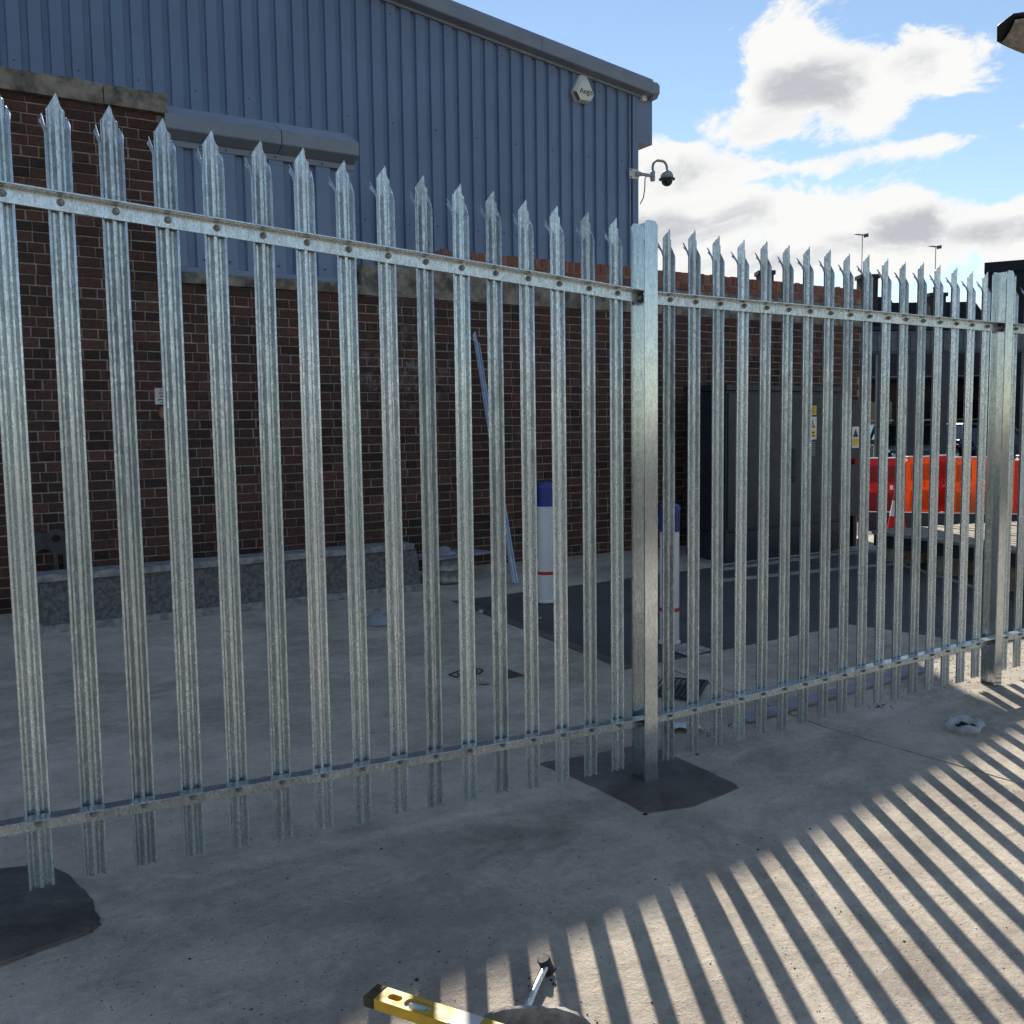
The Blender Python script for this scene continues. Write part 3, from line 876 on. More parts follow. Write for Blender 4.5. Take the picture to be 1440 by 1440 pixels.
bell = empty('alarm_bell_box', on_wall(5.52, SD, 6.22), WY, 'white faceted alarm bell box lettered Aegis high on the clad gable', 'alarm box')
bm = bmesh.new()
outl = [(-0.055, 0.19), (0.055, 0.19), (0.18, -0.045), (0.11, -0.175), (-0.11, -0.175), (-0.18, -0.045)]
A = [bm.verts.new((x, -0.004, z)) for x, z in outl]; B = [bm.verts.new((x * 0.96, -0.06, z * 0.97)) for x, z in outl]; C = [bm.verts.new((x * 0.80, -0.105, z * 0.72 + (-0.035))) for x, z in outl]
bm.faces.new(C)
for P_, Q_ in ((A, B), (B, C)):
    for i in range(6): bm.faces.new((P_[i], P_[(i + 1) % 6], Q_[(i + 1) % 6], Q_[i]))
obj('cover', bm, 'bell_white', bell)
bm = bmesh.new()
q = [(-0.180, -0.0615, -0.055), (-0.112, -0.0625, -0.168), (-0.092, -0.104, -0.158), (-0.148, -0.104, -0.068)]
A = [bm.verts.new(Vector(p) + Vector((-0.004, -0.003, -0.004))) for p in q]; B = [bm.verts.new(Vector(p) + Vector((0.006, 0.004, 0.004))) for p in q]
bm.faces.new(A); bm.faces.new(B[::-1])
for i in range(4): bm.faces.new((A[i], A[(i + 1) % 4], B[(i + 1) % 4], B[i]))
obj('sounder_vent', bm, 'bell_brown', bell)
cu = bpy.data.curves.new('lettering', 'FONT'); cu.body = 'Aegis'; cu.size = 0.105; cu.align_x = 'CENTER'; cu.extrude = 0.001
to = bpy.data.objects.new('lettering', cu); COL.objects.link(to)
bpy.context.view_layer.update()
tm = bpy.data.meshes.new_from_object(to); bpy.data.objects.remove(to)
tm.transform(Matrix.Translation((0.012, -0.1075, -0.075)) @ Matrix.Rotation(R(90), 4, 'X'))
link('lettering', tm, 'ink', bell)

cctv = empty('dome_camera', on_wall(6.44, SD - 0.012, 5.20), WY, 'grey dome security camera on a swan-neck bracket at the shed corner', 'security camera')
bm = bmesh.new(); box(bm, -0.085, 0.09, -0.014, -0.001, -0.07, 0.07, 0.003); pl = obj('mounting_plate', bm, 'plate_white', cctv)
for sx in (-0.06,):
    for sz in (-0.05, 0.05):
        bm = bmesh.new(); box(bm, sx - 0.01, sx + 0.01, -0.024, -0.0145, sz - 0.01, sz + 0.01, 0.002); obj('bolt', bm, 'camera_dark', pl)
bm = bmesh.new(); tube(bm, [(0.05, -0.05, 0.0), (0.30, -0.05, 0.0)], 0.024, 12); box(bm, 0.02, 0.10, -0.06, -0.015, -0.03, 0.03, 0.003); obj('arm', bm, 'camera_grey', cctv, 40)
bm = bmesh.new(); box(bm, 0.29, 0.345, -0.085, -0.015, -0.075, 0.075, 0.012); obj('bracket_block', bm, 'camera_grey', cctv)
bm = bmesh.new()
pth = [(0.318, -0.05, 0.06), (0.318, -0.05, 0.10)] + [(0.318 + 0.115 - 0.115 * math.cos(t), -0.05, 0.12 + 0.115 * math.sin(t)) for t in [i * math.pi / 12 for i in range(0, 6)]] + [(0.50 - 0.0 + 0.09 * math.sin(t), -0.05, 0.145 + 0.09 * math.cos(t)) for t in [i * math.pi / 12 for i in range(0, 7)]] + [(0.59, -0.05, 0.08)]
tube(bm, pth, 0.019, 12); obj('swan_neck', bm, 'camera_grey', cctv, 40)
hx, hy, hz = 0.59, -0.05, 0.03
bm = bmesh.new(); lathe(bm, [(0, 0.085), (0.03, 0.082), (0.07, 0.055), (0.092, 0.015), (0.097, -0.03), (0.097, -0.035)], 20, (hx, hy, hz)); obj('housing', bm, 'camera_grey', cctv, 40)
bm = bmesh.new(); lathe(bm, [(0.098, -0.03), (0.122, -0.036), (0.122, -0.05), (0.09, -0.056)], 20, (hx, hy, hz)); obj('rim', bm, 'camera_dark', cctv, 40)
bm = bmesh.new(); lathe(bm, [(0.086, -0.052), (0.084, -0.08), (0.068, -0.115), (0.038, -0.14), (0, -0.148)], 20, (hx, hy, hz)); obj('dome', bm, 'dome_glass', cctv, 60)
bm = bmesh.new(); tube(bm, [(0.20, -0.05, -0.02), (0.165, -0.06, -0.06), (0.16, -0.06, -0.2), (0.14, -0.055, -0.33), (0.105, -0.02, -0.42)], 0.008, 8); obj('cable', bm, 'camera_dark', cctv, 60)

sg = empty('notice_plate', on_wall(-1.02, WD - 0.002, 1.85), WY, 'small white notice plate with faded lettering on the brick wall', 'sign')
bm = bmesh.new(); box(bm, -0.056, 0.056, -0.008, 0.0, -0.062, 0.062, 0.001); obj('plate', bm, 'paper', sg)
for k, (w_, zz, h_) in enumerate(((0.034, 0.048, 0.008), (0.050, 0.024, 0.014), (0.040, -0.001, 0.014), (0.066, -0.026, 0.015), (0.045, -0.048, 0.007))):
    bm = bmesh.new(); x = -w_ / 2
    while x < w_ / 2:
        L = rnd.uniform(0.005, 0.010); box(bm, x, x + L * 0.75, -0.0094, -0.0084, zz - h_ / 2, zz + h_ / 2 * rnd.uniform(0.6, 1)); x += L
    obj('faded_line', bm, 'bell_brown', sg)
bm = bmesh.new(); tube(bm, [(0, 0, 0), (0, -0.022, 0)], [0.052, 0.048], 20)
tag(obj('vent_cap', bm, 'terracotta', None, 40), 'round terracotta vent cap on the brick wall below the notice', 'vent cap')
o = bpy.data.objects['vent_cap']; o.location = on_wall(-1.005, WD, 1.722); o.rotation_euler = (0, 0, WY)

# ------------------------------------------------------------------ things in the yard


def bollard(x, y, label):
    g = gz(x, y); t = empty('bollard', (x, y, g), 0.3, label, 'bollard', 'bollards on the asphalt bay')
    bm = bmesh.new(); lathe(bm, [(0.0, 0.0), (0.074, 0.0), (0.074, 0.016), (0.066, 0.022), (0.065, 0.762), (0.0, 0.762)], 28); obj('sleeve', bm, 'white_plastic', t, 40)
    bm = bmesh.new(); lathe(bm, [(0.068, 0.763), (0.068, 0.905), (0.073, 0.907), (0.073, 0.922), (0.066, 0.940), (0.035, 0.955), (0.0, 0.957)], 28)
    obj('cap', bm, 'blue_plastic', t, 35)
    bm = bmesh.new(); lathe(bm, [(0.0664, 0.222), (0.0668, 0.224), (0.0668, 0.246), (0.0664, 0.248)], 28); obj('band', bm, 'red_tape', t, 40)
    for k in range(16):
        a = 2 * math.pi * k / 16; bm = bmesh.new(); box(bm, 0.0665, 0.0695, -0.003, 0.003, 0.77, 0.90, 0.0, Matrix.Rotation(a, 4, 'Z')); obj('rib', bm, 'blue_plastic', t)
    return t


bollard(1.653, 2.98, 'white plastic bollard with blue cap and red band, standing nearer the brick wall')
bollard(1.675, 1.60, 'white bollard with blue cap and red band, beside the small square cover')
bm = bmesh.new(); sheet(bm, [(1.545, 1.285), (1.80, 1.31), (1.79, 1.53), (1.55, 1.50)], 0.006, 0.2); tag(obj('cover_plate', bm, 'kerb'), 'small square pale concrete cover set at the asphalt edge', 'cover', kind='thing')

# substation style cabinet
cab = empty('electrical_cabinet', (4.14, 3.41, gz(4.14, 3.41)), -0.01, 'tall dark grey electrical cabinet with warning signs against the brick wall', 'cabinet')
CW, CDp, CH = 1.76, 0.56, 1.735
bm = bmesh.new(); box(bm, 0.012, CW - 0.012, 0.012, CDp - 0.01, 0.0, 0.30); obj('plinth', bm, 'cabinet', cab)
bm = bmesh.new(); box(bm, 0, CW, 0.0, CDp, 0.305, CH - 0.055, 0.005); obj('body', bm, 'cabinet', cab)
bm = bmesh.new(); prism(bm, [(-0.02, CH - 0.05), (CDp + 0.01, CH - 0.05), (CDp + 0.01, CH + 0.012), (-0.02, CH)], -0.015, CW + 0.015, 'x'); obj('roof', bm, 'cabinet', cab)
for a, b in ((0.02, 0.865), (0.878, CW - 0.02)):
    bm = bmesh.new(); box(bm, a, b, -0.014, -0.001, 0.33, CH - 0.075, 0.004); dr = obj('door', bm, 'cabinet', cab)
    if a > 0.5:
        bm = bmesh.new(); box(bm, 0.06 + a - 0.03, 0.09 + a, -0.045, -0.0145, 0.80, 1.10, 0.008); box(bm, a + 0.02, a + 0.1, -0.03, -0.0145, 0.76, 0.84, 0.01); obj('handle', bm, 'cabinet_dark', dr)
def warn(cx, cz, w_, h_, y):
    bm = bmesh.new(); box(bm, cx - w_ / 2, cx + w_ / 2, y - 0.003, y, cz - h_ / 2, cz + h_ / 2); s_ = obj('warning_sign', bm, 'sign_white', cab)
    bm = bmesh.new(); prism(bm, [(cx - w_ * .36, cz + h_ * .02), (cx + w_ * .36, cz + h_ * .02), (cx, cz + h_ * .38)], y - 0.0046, y - 0.0034, 'y'); obj('triangle', bm, 'ink', s_)
    bm = bmesh.new(); prism(bm, [(cx - w_ * .20, cz + h_ * .065), (cx + w_ * .20, cz + h_ * .065), (cx, cz + h_ * .28)], y - 0.006, y - 0.005, 'y'); obj('triangle_field', bm, 'sign_yellow', s_)
    bm = bmesh.new(); box(bm, cx - w_ * .4, cx + w_ * .4, y - 0.0046, y - 0.0034, cz - h_ * .42, cz - h_ * .1); f_ = obj('text_panel', bm, 'sign_yellow', s_)
    for k in (0, 1):
        bm = bmesh.new(); box(bm, cx - w_ * .26, cx + w_ * .26, y - 0.006, y - 0.005, cz - h_ * (.20 + .13 * k) - .006, cz - h_ * (.20 + .13 * k) + .006); obj('faded_line', bm, 'ink', f_)
warn(1.235, 1.305, 0.15, 0.235, -0.0145)
bm = bmesh.new(); box(bm, 1.165, 1.305, -0.0175, -0.0148, 1.44, 1.535); ys_ = obj('yellow_sign', bm, 'sign_yellow', cab)
for k in range(3):
    bm = bmesh.new(); box(bm, 1.19, 1.28, -0.019, -0.018, 1.46 + .024 * k, 1.468 + .024 * k); obj('faded_line', bm, 'ink', ys_)
for k in range(7):
    bm = bmesh.new(); box(bm, 1.19, 1.29, -0.021, -0.0148, 1.02 + 0.022 * k, 1.031 + 0.022 * k); obj('louvre', bm, 'grey_trim', cab)
cab2 = empty('electrical_cabinet', (5.98, 3.50, gz(5.98, 3.5)), -0.01, 'narrow dark cabinet with one small sign, beside the tall cabinet at the wall end', 'cabinet')
bm = bmesh.new(); box(bm, 0, 0.42, 0, 0.5, 0.35, 1.62, 0.006); obj('body', bm, 'cabinet', cab2)
bm = bmesh.new(); box(bm, 0.02, 0.40, -0.012, -0.001, 0.38, 1.58, 0.004); d2 = obj('door', bm, 'cabinet', cab2)
for k in (0.04, 0.34):
    bm = bmesh.new(); box(bm, k, k + 0.05, 0.05, 0.45, 0.0, 0.349); obj('leg', bm, 'cabinet_dark', cab2)
bm = bmesh.new(); box(bm, 0.20, 0.32, -0.0155, -0.0125, 1.10, 1.33); s2 = obj('warning_sign', bm, 'sign_white', cab2)
bm = bmesh.new(); prism(bm, [(0.215, 1.22), (0.305, 1.22), (0.26, 1.31)], -0.017, -0.016, 'y'); obj('triangle', bm, 'ink', s2)
bm = bmesh.new(); box(bm, 0.215, 0.305, -0.017, -0.016, 1.12, 1.20); obj('text_panel', bm, 'sign_yellow', s2)
bm = bmesh.new(); tube(bm, [(0.23, -0.0125, 0.95), (0.23, -0.06, 0.95)], 0.03, 10); obj('isolator_knob', bm, 'barrier_red', d2, 40)

# long mottled slab lying against the wall: sloping face, pale lips
tr = empty('concrete_trough', (-1.86, 3.85, gz(-1.86, 3.85)), -0.018, 'long mottled dark grey concrete channel with pale lips at the wall foot', 'channel')
TL = 2.86
bm = bmesh.new(); prism(bm, [(0.02, 0.045), (0.095, 0.335), (0.30, 0.335), (0.34, 0.045)], 0.012, TL - 0.012, 'x')
bmesh.ops.subdivide_edges(bm, edges=[e for e in bm.edges if e.calc_length() > 1], cuts=20)
for v in bm.verts:
    if 0.05 < v.co.x < TL - 0.05: v.co.y += rnd.uniform(-.004, .004); v.co.z += rnd.uniform(-.003, .003)
obj('web', bm, 'bitumen_slab', tr)
bm = bmesh.new(); prism(bm, [(-0.012, 0.0), (-0.008, 0.042), (0.005, 0.05), (0.345, 0.05), (0.35, 0.0)], 0.0, TL, 'x'); obj('lower_lip', bm, 'slab_edge', tr)
bm = bmesh.new(); prism(bm, [(0.072, 0.337), (0.072, 0.372), (0.082, 0.382), (0.31, 0.382), (0.31, 0.337)], -0.05, TL - 0.04, 'x'); obj('upper_lip', bm, 'slab_edge', tr)

# cast iron frame leaning behind it: arch outline, two holes, three slots


def plate_with_holes(outline, holes, th):
    """flat casting: fill between outline and holes, then thicken"""
    bm = bmesh.new(); edges = []
    for loop in [outline] + holes:
        vs_ = [bm.verts.new((x, 0, z)) for x, z in loop]
        edges += [bm.edges.new((vs_[i], vs_[(i + 1) % len(vs_)])) for i in range(len(vs_))]
    bmesh.ops.triangle_fill(bm, edges=edges, use_beauty=True)
    ret = bmesh.ops.extrude_face_region(bm, geom=bm.faces[:])
    for g in ret['geom']:
        if isinstance(g, bmesh.types.BMVert): g.co.y += th
    return bm


def arc(cx, cz, r, a0, a1, n): return [(cx + r * math.cos(a0 + (a1 - a0) * i / n), cz + r * math.sin(a0 + (a1 - a0) * i / n)) for i in range(n + 1)]


outl = [(-0.20, 0.0), (0.20, 0.0), (0.17, 0.45)] + arc(0.09, 0.53, 0.075, 0.1, 1.5, 5) + [(0.0, 0.575)] + arc(-0.09, 0.53, 0.075, math.pi - 1.5, math.pi - 0.1, 5) + [(-0.17, 0.45)]
circ = lambda cx, cz, r, n=12: [(cx + r * math.cos(-2 * math.pi * i / n), cz + r * math.sin(-2 * math.pi * i / n)) for i in range(n)]
slot = lambda x0, x1, z0, z1: [(x0, z0), (x1, z0)] + arc((x0 + x1) / 2, z1, (x1 - x0) / 2, 0, math.pi, 6)
bm = plate_with_holes(outl, [circ(-0.085, 0.53, 0.028), circ(0.085, 0.53, 0.028), slot(-0.06, 0.06, 0.05, 0.40), slot(0.09, 0.125, 0.05, 0.40), slot(-0.125, -0.09, 0.05, 0.40)], 0.03)
iron = tag(obj('cast_iron_frame', bm, 'cast_iron'), 'dark cast iron frame with round holes and slots leaning on the wall behind the channel', 'iron frame')
iron.location = (-1.72, 4.40, gz(-1.8, 4.4) + 0.0); iron.rotation_euler = (R(-10), 0, WY); 
iron.location.y = 4.50

# drum with a loose board on it
dr_ = empty('steel_drum', (1.36, 4.02, gz(1.36, 4.02)), 0, 'low round grey drum standing against the wall under a loose board', 'drum')
bm = bmesh.new(); lathe(bm, [(0, 0), (0.17, 0), (0.175, 0.015), (0.17, 0.03), (0.168, 0.10), (0.174, 0.11), (0.168, 0.12), (0.168, 0.195), (0.175, 0.205), (0.16, 0.21), (0, 0.205)], 28); obj('shell', bm, 'dull_steel', dr_, 35)
bd = tag(newbox('loose_board', -0.34, 0.32, -0.16, 0.19, 0, 0.02, 'board_grey', None, 0.003), 'grey board laid flat across the round drum', 'board')
bd.location = (1.44, 4.05, gz(1.36, 4.02) + 0.212); bd.rotation_euler = (0.0, 0.0, 0.16)
bm = bmesh.new()
lathe(bm, [(0, 0), (0.085, 0), (0.08, 0.02), (0.045, 0.03), (0.04, 0.055), (0.02, 0.07), (0, 0.07)], 12)
for v in bm.verts: v.co.x *= 1.3; v.co += Vector((rnd.uniform(-.008, .008), rnd.uniform(-.008, .008), 0))
cl = tag(obj('crumpled_sheet', bm, 'board_grey', None, 30), 'crumpled grey plastic lump on the loose board', 'rubbish'); cl.location = (1.33, 4.02, gz(1.36, 4.02) + 0.234)

# spare pale leaning on the wall
lp = tag(bpy.data.objects.new('spare_pale', PALES[1].copy()), 'spare bluish galvanised pale leaning against the brick wall', 'pale'); COL.objects.link(lp)
lp.data.materials.clear(); lp.data.materials.append(MATS['blue_pale'])
foot = Vector((1.80, 3.62, gz(1.8, 3.62) + 0.012)); topw = on_wall(1.765, WD - 0.035, 2.42)
zz_ = (topw - foot).normalized(); xx_ = Vector((1, 0.25, 0)); xx_ = (xx_ - zz_ * xx_.dot(zz_)).normalized(); yy_ = zz_.cross(xx_)
Mx = Matrix((xx_, yy_, zz_)).transposed().to_4x4(); Mx.translation = foot; lp.matrix_world = Mx

# drain grating
gr = empty('drain_grate', (1.03, 0.86, gz(1.03, 0.86)), 0.62, 'rusty black steel drain grating set in the concrete behind the fence', 'drain grate')
bm = bmesh.new()
for (a, b, c_, e_) in ((-0.2, 0.2, -0.15, -0.135), (-0.2, 0.2, 0.135, 0.15), (-0.2, -0.185, -0.134, 0.134), (0.185, 0.2, -0.134, 0.134)): box(bm, a, b, c_, e_, 0.0, 0.014)
obj('frame', bm, 'cast_iron', gr)
newbox('pit', -0.185, 0.185, -0.134, 0.134, 0.001, 0.003, 'dark_gap', gr, 0)
for k in range(9):
    bm = bmesh.new(); box(bm, -0.1845, 0.1845, -0.122 + k * 0.029, -0.108 + k * 0.029, 0.004, 0.013); obj('bar', bm, 'cast_iron', gr)

# flat board along the fence, paper, wire, stones and crumbs
pk = empty('plank', (1.80, 0.315, gz(1.8, 0.31) + 0.001), 0.028, 'long thin pale board lying flat behind the fence', 'board')
bm = bmesh.new(); box(bm, -0.85, 0.85, -0.045, 0.045, 0.0, 0.018, 0.002); o = obj('board', bm, 'board_grey', pk)
pk.rotation_euler = (0, 0.0, 0.03)
bm = bmesh.new(); n = 9
for i in range(n):
    for j in range(5):
        x = (i - 4) * 0.022; y = (j - 2) * 0.026; bm.verts.new((x, y, 0.01 + 0.028 * max(0, 1 - (x / 0.09) ** 2) * (0.6 + 0.4 * math.sin(j * 1.9 + i))))
bm.verts.ensure_lookup_table()
for i in range(n - 1):
    for j in range(4): bm.faces.new([bm.verts[i * 5 + j], bm.verts[(i + 1) * 5 + j], bm.verts[(i + 1) * 5 + j + 1], bm.verts[i * 5 + j + 1]])
pp = tag(obj('crumpled_paper', bm, 'white_plastic', None, 60), 'crumpled white sheet on the concrete by the middle post', 'paper'); pp.location = (0.60, 0.36, gz(0.6, 0.36)); pp.rotation_euler = (0, 0, -0.5)


def clump(x, y, n, r, label, mt='dirt_clump', nm='dirt_clump'):
    bm = bmesh.new(); rr = random.Random(int(x * 1000 + y * 77))
    for k in range(n):
        px_, py_ = rr.gauss(0, r), rr.gauss(0, r * 0.5); s_ = rr.uniform(0.002, 0.0065)
        rock(bm, (px_, py_, gz(x + px_, y + py_) - gz(x, y) + s_ * 0.3), s_, 0.6, rr.random())
    o = tag(obj(nm, bm, mt), label, kind='stuff'); o.location = (x, y, gz(x, y)); return o


clump(0.66, 0.25, 16, 0.04, 'small scatter of black dirt crumbs by the crumpled paper')
clump(0.85, 0.27, 20, 0.04, 'heap of black dirt crumbs behind the fence by the pale board end')
clump(1.81, 0.05, 22, 0.05, 'black crumbs and rags at the pale feet halfway along the far bay')
clump(-1.30, -0.98, 12, 0.03, 'brown soil crumbs beside the hammer')
bm = bmesh.new()
for k in range(3):
    a0 = rnd.uniform(0, 6); tube(bm, [(0.07 * math.cos(a0 + t * .7) * (1 - .06 * k) + 0.05 * k, 0.05 * math.sin(a0 + t * .7), 0.006 + 0.012 * math.sin(t * 1.3 + k) ** 2) for t in range(9)], 0.004, 6)
wr = tag(obj('wire_scrap', bm, 'black_rubber', None, 60), 'twisted black wire scrap on the concrete behind the fence', 'wire'); wr.location = (0.07, 1.70, gz(.07, 1.7))
bm = bmesh.new(); v_ = [bm.verts.new(p) for p in ((-.06, 0, 0.002), (0.07, -0.01, 0.002), (0.05, 0.03, 0.012), (0.0, 0.06, 0.035), (-0.04, 0.035, 0.01))]; bm.faces.new(v_)
ret = bmesh.ops.extrude_face_region(bm, geom=bm.faces[:])
for g in ret['geom']:
    if isinstance(g, bmesh.types.BMVert): g.co.z += 0.003
lf = tag(obj('dead_leaf', bm, 'leaf_litter'), 'curled dark dead leaf lying on the concrete behind the fence', 'leaf'); lf.location = (0.33, 1.51, gz(.33, 1.51))
for (x, y, r_, lab) in ((0.995, 2.92, 0.03, 'pale stone chip on the edge of the asphalt'), (0.11, 1.50, 0.04, 'flat pale stone beside the wire scrap'), (1.28, 2.55, 0.016, 'tiny pale stone chip out on the asphalt')):
    bm = bmesh.new(); rock(bm, (0, 0, r_ * .4), r_, 0.6, x); o = tag(obj('stone', bm, 'pale_stone'), lab, 'stone'); o.location = (x, y, gz(x, y))
bm = bmesh.new(); lathe(bm, [(0.11, 0), (0.08, 0.03), (0.045, 0.075), (0.02, 0.1), (0, 0.1)], 9)
for v in bm.verts: v.co.x += rnd.uniform(-.014, .014); v.co.y += rnd.uniform(-.014, .014)
o = tag(obj('plastic_scrap', bm, 'board_grey', None, 20), 'crumpled blue-grey plastic scrap in front of the concrete channel', 'rubbish'); o.location = (0.19, 3.04, gz(.19, 3.04))

# crumpled plastic bag in the foreground
bg_ = empty('plastic_bag', (1.87, -0.40, gz(1.87, -0.40)), 0.3, 'crumpled clear plastic bag with bits inside, on the concrete by the striped shadows', 'plastic bag')
bm = bmesh.new(); seg = 22
prof = [(0.085, 0.0), (0.115, 0.012), (0.125, 0.03), (0.112, 0.05), (0.095, 0.056), (0.082, 0.045), (0.07, 0.02), (0.06, 0.008)]
rings = []
for r_, z_ in prof:
    rings.append([bm.verts.new((1.2 * r_ * math.cos(2 * math.pi * k / seg) * (1 + 0.10 * math.sin(k * 2.3)) + rnd.uniform(-.005, .005), 0.85 * r_ * math.sin(2 * math.pi * k / seg) * (1 + 0.1 * math.cos(k * 1.7)) + rnd.uniform(-.005, .005), z_ * (1 + 0.22 * math.sin(k * 1.1) * (z_ > 0.02)) + 0.012 * max(0, math.sin(2 * math.pi * k / seg)) * (z_ > .02))) for k in range(seg)])
for A, B in zip(rings, rings[1:]):
    for k in range(seg): bm.faces.new((A[k], A[(k + 1) % seg], B[(k + 1) % seg], B[k]))
obj('film', bm, 'plastic_film', bg_, 70)
bm = bmesh.new()
for k in range(16): rock(bm, (rnd.uniform(-.075, .075), rnd.uniform(-.05, .05), 0.02), rnd.uniform(.012, .026), .7, k)
obj('contents', bm, 'dirt_clump', bg_)
bg_.scale = (0.85, 0.85, 0.8)

# gravel strip near the far post and loose grit
bm = bmesh.new()
for k in range(1100):
    t = rnd.random(); x = 2.0 + 1.9 * t + rnd.gauss(0, .05); y = 0.22 + rnd.gauss(0, 0.17) + 0.03 * t
    if x < 2.0: continue
    r_ = rnd.uniform(0.003, 0.009); rock(bm, (x, y, gz(x, y) + r_ * .1), r_, .4, k)
o = tag(obj('gravel', bm, 'gravel'), 'loose pale gravel around the far fence post', None, kind='stuff')
bm = bmesh.new()
for k in range(2000):
    x = rnd.uniform(-2.2, 2.2); y = rnd.uniform(-2.2, 0.6)
    r_ = min(0.009, 0.0009 + rnd.expovariate(1 / 0.0008)); s_ = bmesh.ops.create_icosphere(bm, subdivisions=1, radius=r_)
    for v in s_['verts']: v.co = Vector((v.co.x * rnd.uniform(.6, 1.4) + x, v.co.y * rnd.uniform(.6, 1.4) + y, v.co.z * .5 + gz(x, y) + r_ * .2))
o = tag(obj('grit', bm, 'dirt_clump'), 'scattered dark grit and soil crumbs on the concrete', None, kind='stuff')

# ------------------------------------------------------------------ tools in the foreground
BX, BY, BR = -1.668, -1.471, 0.16
bk = empty('builders_bucket', (BX, BY, gz(BX, BY)), 0, 'round black builder\'s bucket caked in pale cement under the spirit level', 'bucket')
H_ = 0.2 - gz(BX, BY)
bm = bmesh.new(); lathe(bm, [(0, 0), (0.115, 0), (0.12, 0.01), (BR - .008, H_ - 0.03), (BR, H_ - 0.028), (BR, H_ - 0.004), (BR - .004, H_), (BR - .010, H_), (BR - .012, H_ - .03), (0.113, 0.02), (0, 0.02)], 40)
for v in bm.verts:
    if v.co.z > H_ - .04: v.co.z += 0.004 * math.sin(5 * math.atan2(v.co.y, v.co.x)) + rnd.uniform(-.001, .001)
obj('tub', bm, 'bucket_rubber', bk, 35)
bm = bmesh.new(); lathe(bm, [(BR + .0015, H_ - 0.024), (BR + .0022, H_ - .002), (BR - .003, H_ + .0035), (BR - .011, H_ + .003), (BR - .0145, H_ - .02), (BR - .03, H_ - .10), (BR - .04, H_ - .14), (0.0, H_ - .15)], 56)
for v in bm.verts:
    a_ = math.atan2(v.co.y, v.co.x)
    v.co.z += 0.004 * math.sin(5 * a_) + rnd.uniform(-.002, .002); v.co.x *= 1 + rnd.uniform(-.004, .004)
obj('cement_crust', bm, 'cement_dust', bk, 45)
bm = bmesh.new(); tube(bm, [((BR + .005) * math.cos(t), (BR + .005) * math.sin(t), H_ - .05 - .12 * math.sin(t - 3.3)) for t in [3.3 + i * math.pi / 14 for i in range(15)]], 0.003, 6); obj('bail_handle', bm, 'dull_steel', bk, 60)


def on_plane_z(px, py, z):
    dd = pix_dir(px, py); return CAM + dd * ((z - CAM.z) / dd.z)


ZL = 0.2 + 0.006 + 0.026
e0 = on_plane_z(522, 1392, ZL); e1 = on_plane_z(708, 1452, ZL)
lv = empty('spirit_level', e0, math.atan2(e1.y - e0.y, e1.x - e0.x), 'yellow box spirit level with clear vial and black end cap resting on the bucket', 'spirit level')
LL, LW, LH = 0.80, 0.056, 0.026
def levelbody():
    bm = plate_with_holes([(0.028, -LW / 2), (LL, -LW / 2), (LL, LW / 2), (0.028, LW / 2)],
                          [arc(0.062, 0, 0.011, math.pi / 2, 3 * math.pi / 2, 8)[::-1] + arc(0.048 + .03, 0, 0.011, -math.pi / 2, math.pi / 2, 8)[::-1],
                           arc(0.118, 0, 0.0185, math.pi / 2, 3 * math.pi / 2, 10)[::-1] + arc(0.152, 0, 0.0185, -math.pi / 2, math.pi / 2, 10)[::-1]], LH)
    for v in bm.verts: v.co = Vector((v.co.x, v.co.z, v.co.y - LH))
    return bm
obj('body', levelbody(), 'level_yellow', lv)
bm = bmesh.new(); box(bm, -0.004, 0.0275, -LW / 2 - .002, LW / 2 + .002, -LH - .002, 0.0015, 0.004); obj('end_cap', bm, 'level_cap', lv)
bm = bmesh.new(); box(bm, 0.101, 0.169, -0.018, 0.018, -LH + .003, -0.009); vb = obj('vial_housing', bm, 'sign_white', lv)
bm = bmesh.new(); tube(bm, [(0.112, 0, -0.008), (0.158, 0, -0.008)], 0.0066, 12); obj('vial', bm, 'vial', vb, 40)
newbox('slot_floor', 0.05, 0.091, -0.0115, 0.0115, -LH + .001, -LH + .004, 'level_cap', lv, 0)
bm = bmesh.new(); box(bm, 0.235, 0.30, -0.0275, 0.0275, 0.0002, 0.0010); obj('worn_label', bm, 'paper', lv)

hm = empty('hammer', (0, 0, 0), 0, 'club hammer with tubular steel shaft lying on the concrete behind the bucket', 'hammer')
h0 = on_plane_z(738, 1432, -0.03); h1 = on_plane_z(768, 1366, -0.012)
hd = Vector((h1.x - h0.x, h1.y - h0.y, 0)).normalized(); gp = Vector((h1.x, h1.y, gz(h1.x, h1.y)))
ax = (Vector((0, 0, 1)) - hd * 0.25 + Vector((-hd.y, hd.x, 0)) * 0.28).normalized(); hc = gp + Vector((0, 0, 0.027))
bm = bmesh.new(); tube(bm, [hc, gp - hd * 0.40 + Vector((0, 0, 0.014 + gz(gp.x - hd.x * .4, gp.y - hd.y * .4) - gp.z))], 0.0115, 14); obj('shaft', bm, 'steel', hm, 40)
bm = bmesh.new(); tube(bm, [hc + ax * t for t in (-.026, -.024, -.012, .012, .022, .025)], [0.018, 0.0205, 0.019, 0.019, 0.0205, 0.018], 18); obj('head', bm, 'cast_iron', hm, 40)

# ------------------------------------------------------------------ background on the right


def frontal(px, depth):
    """ground position at a column of the picture and a chosen depth"""
    p = pix_at(px, 600, depth); return Vector((p.x, p.y, gz(p.x, p.y)))


VROT = math.atan2(right.y, right.x)


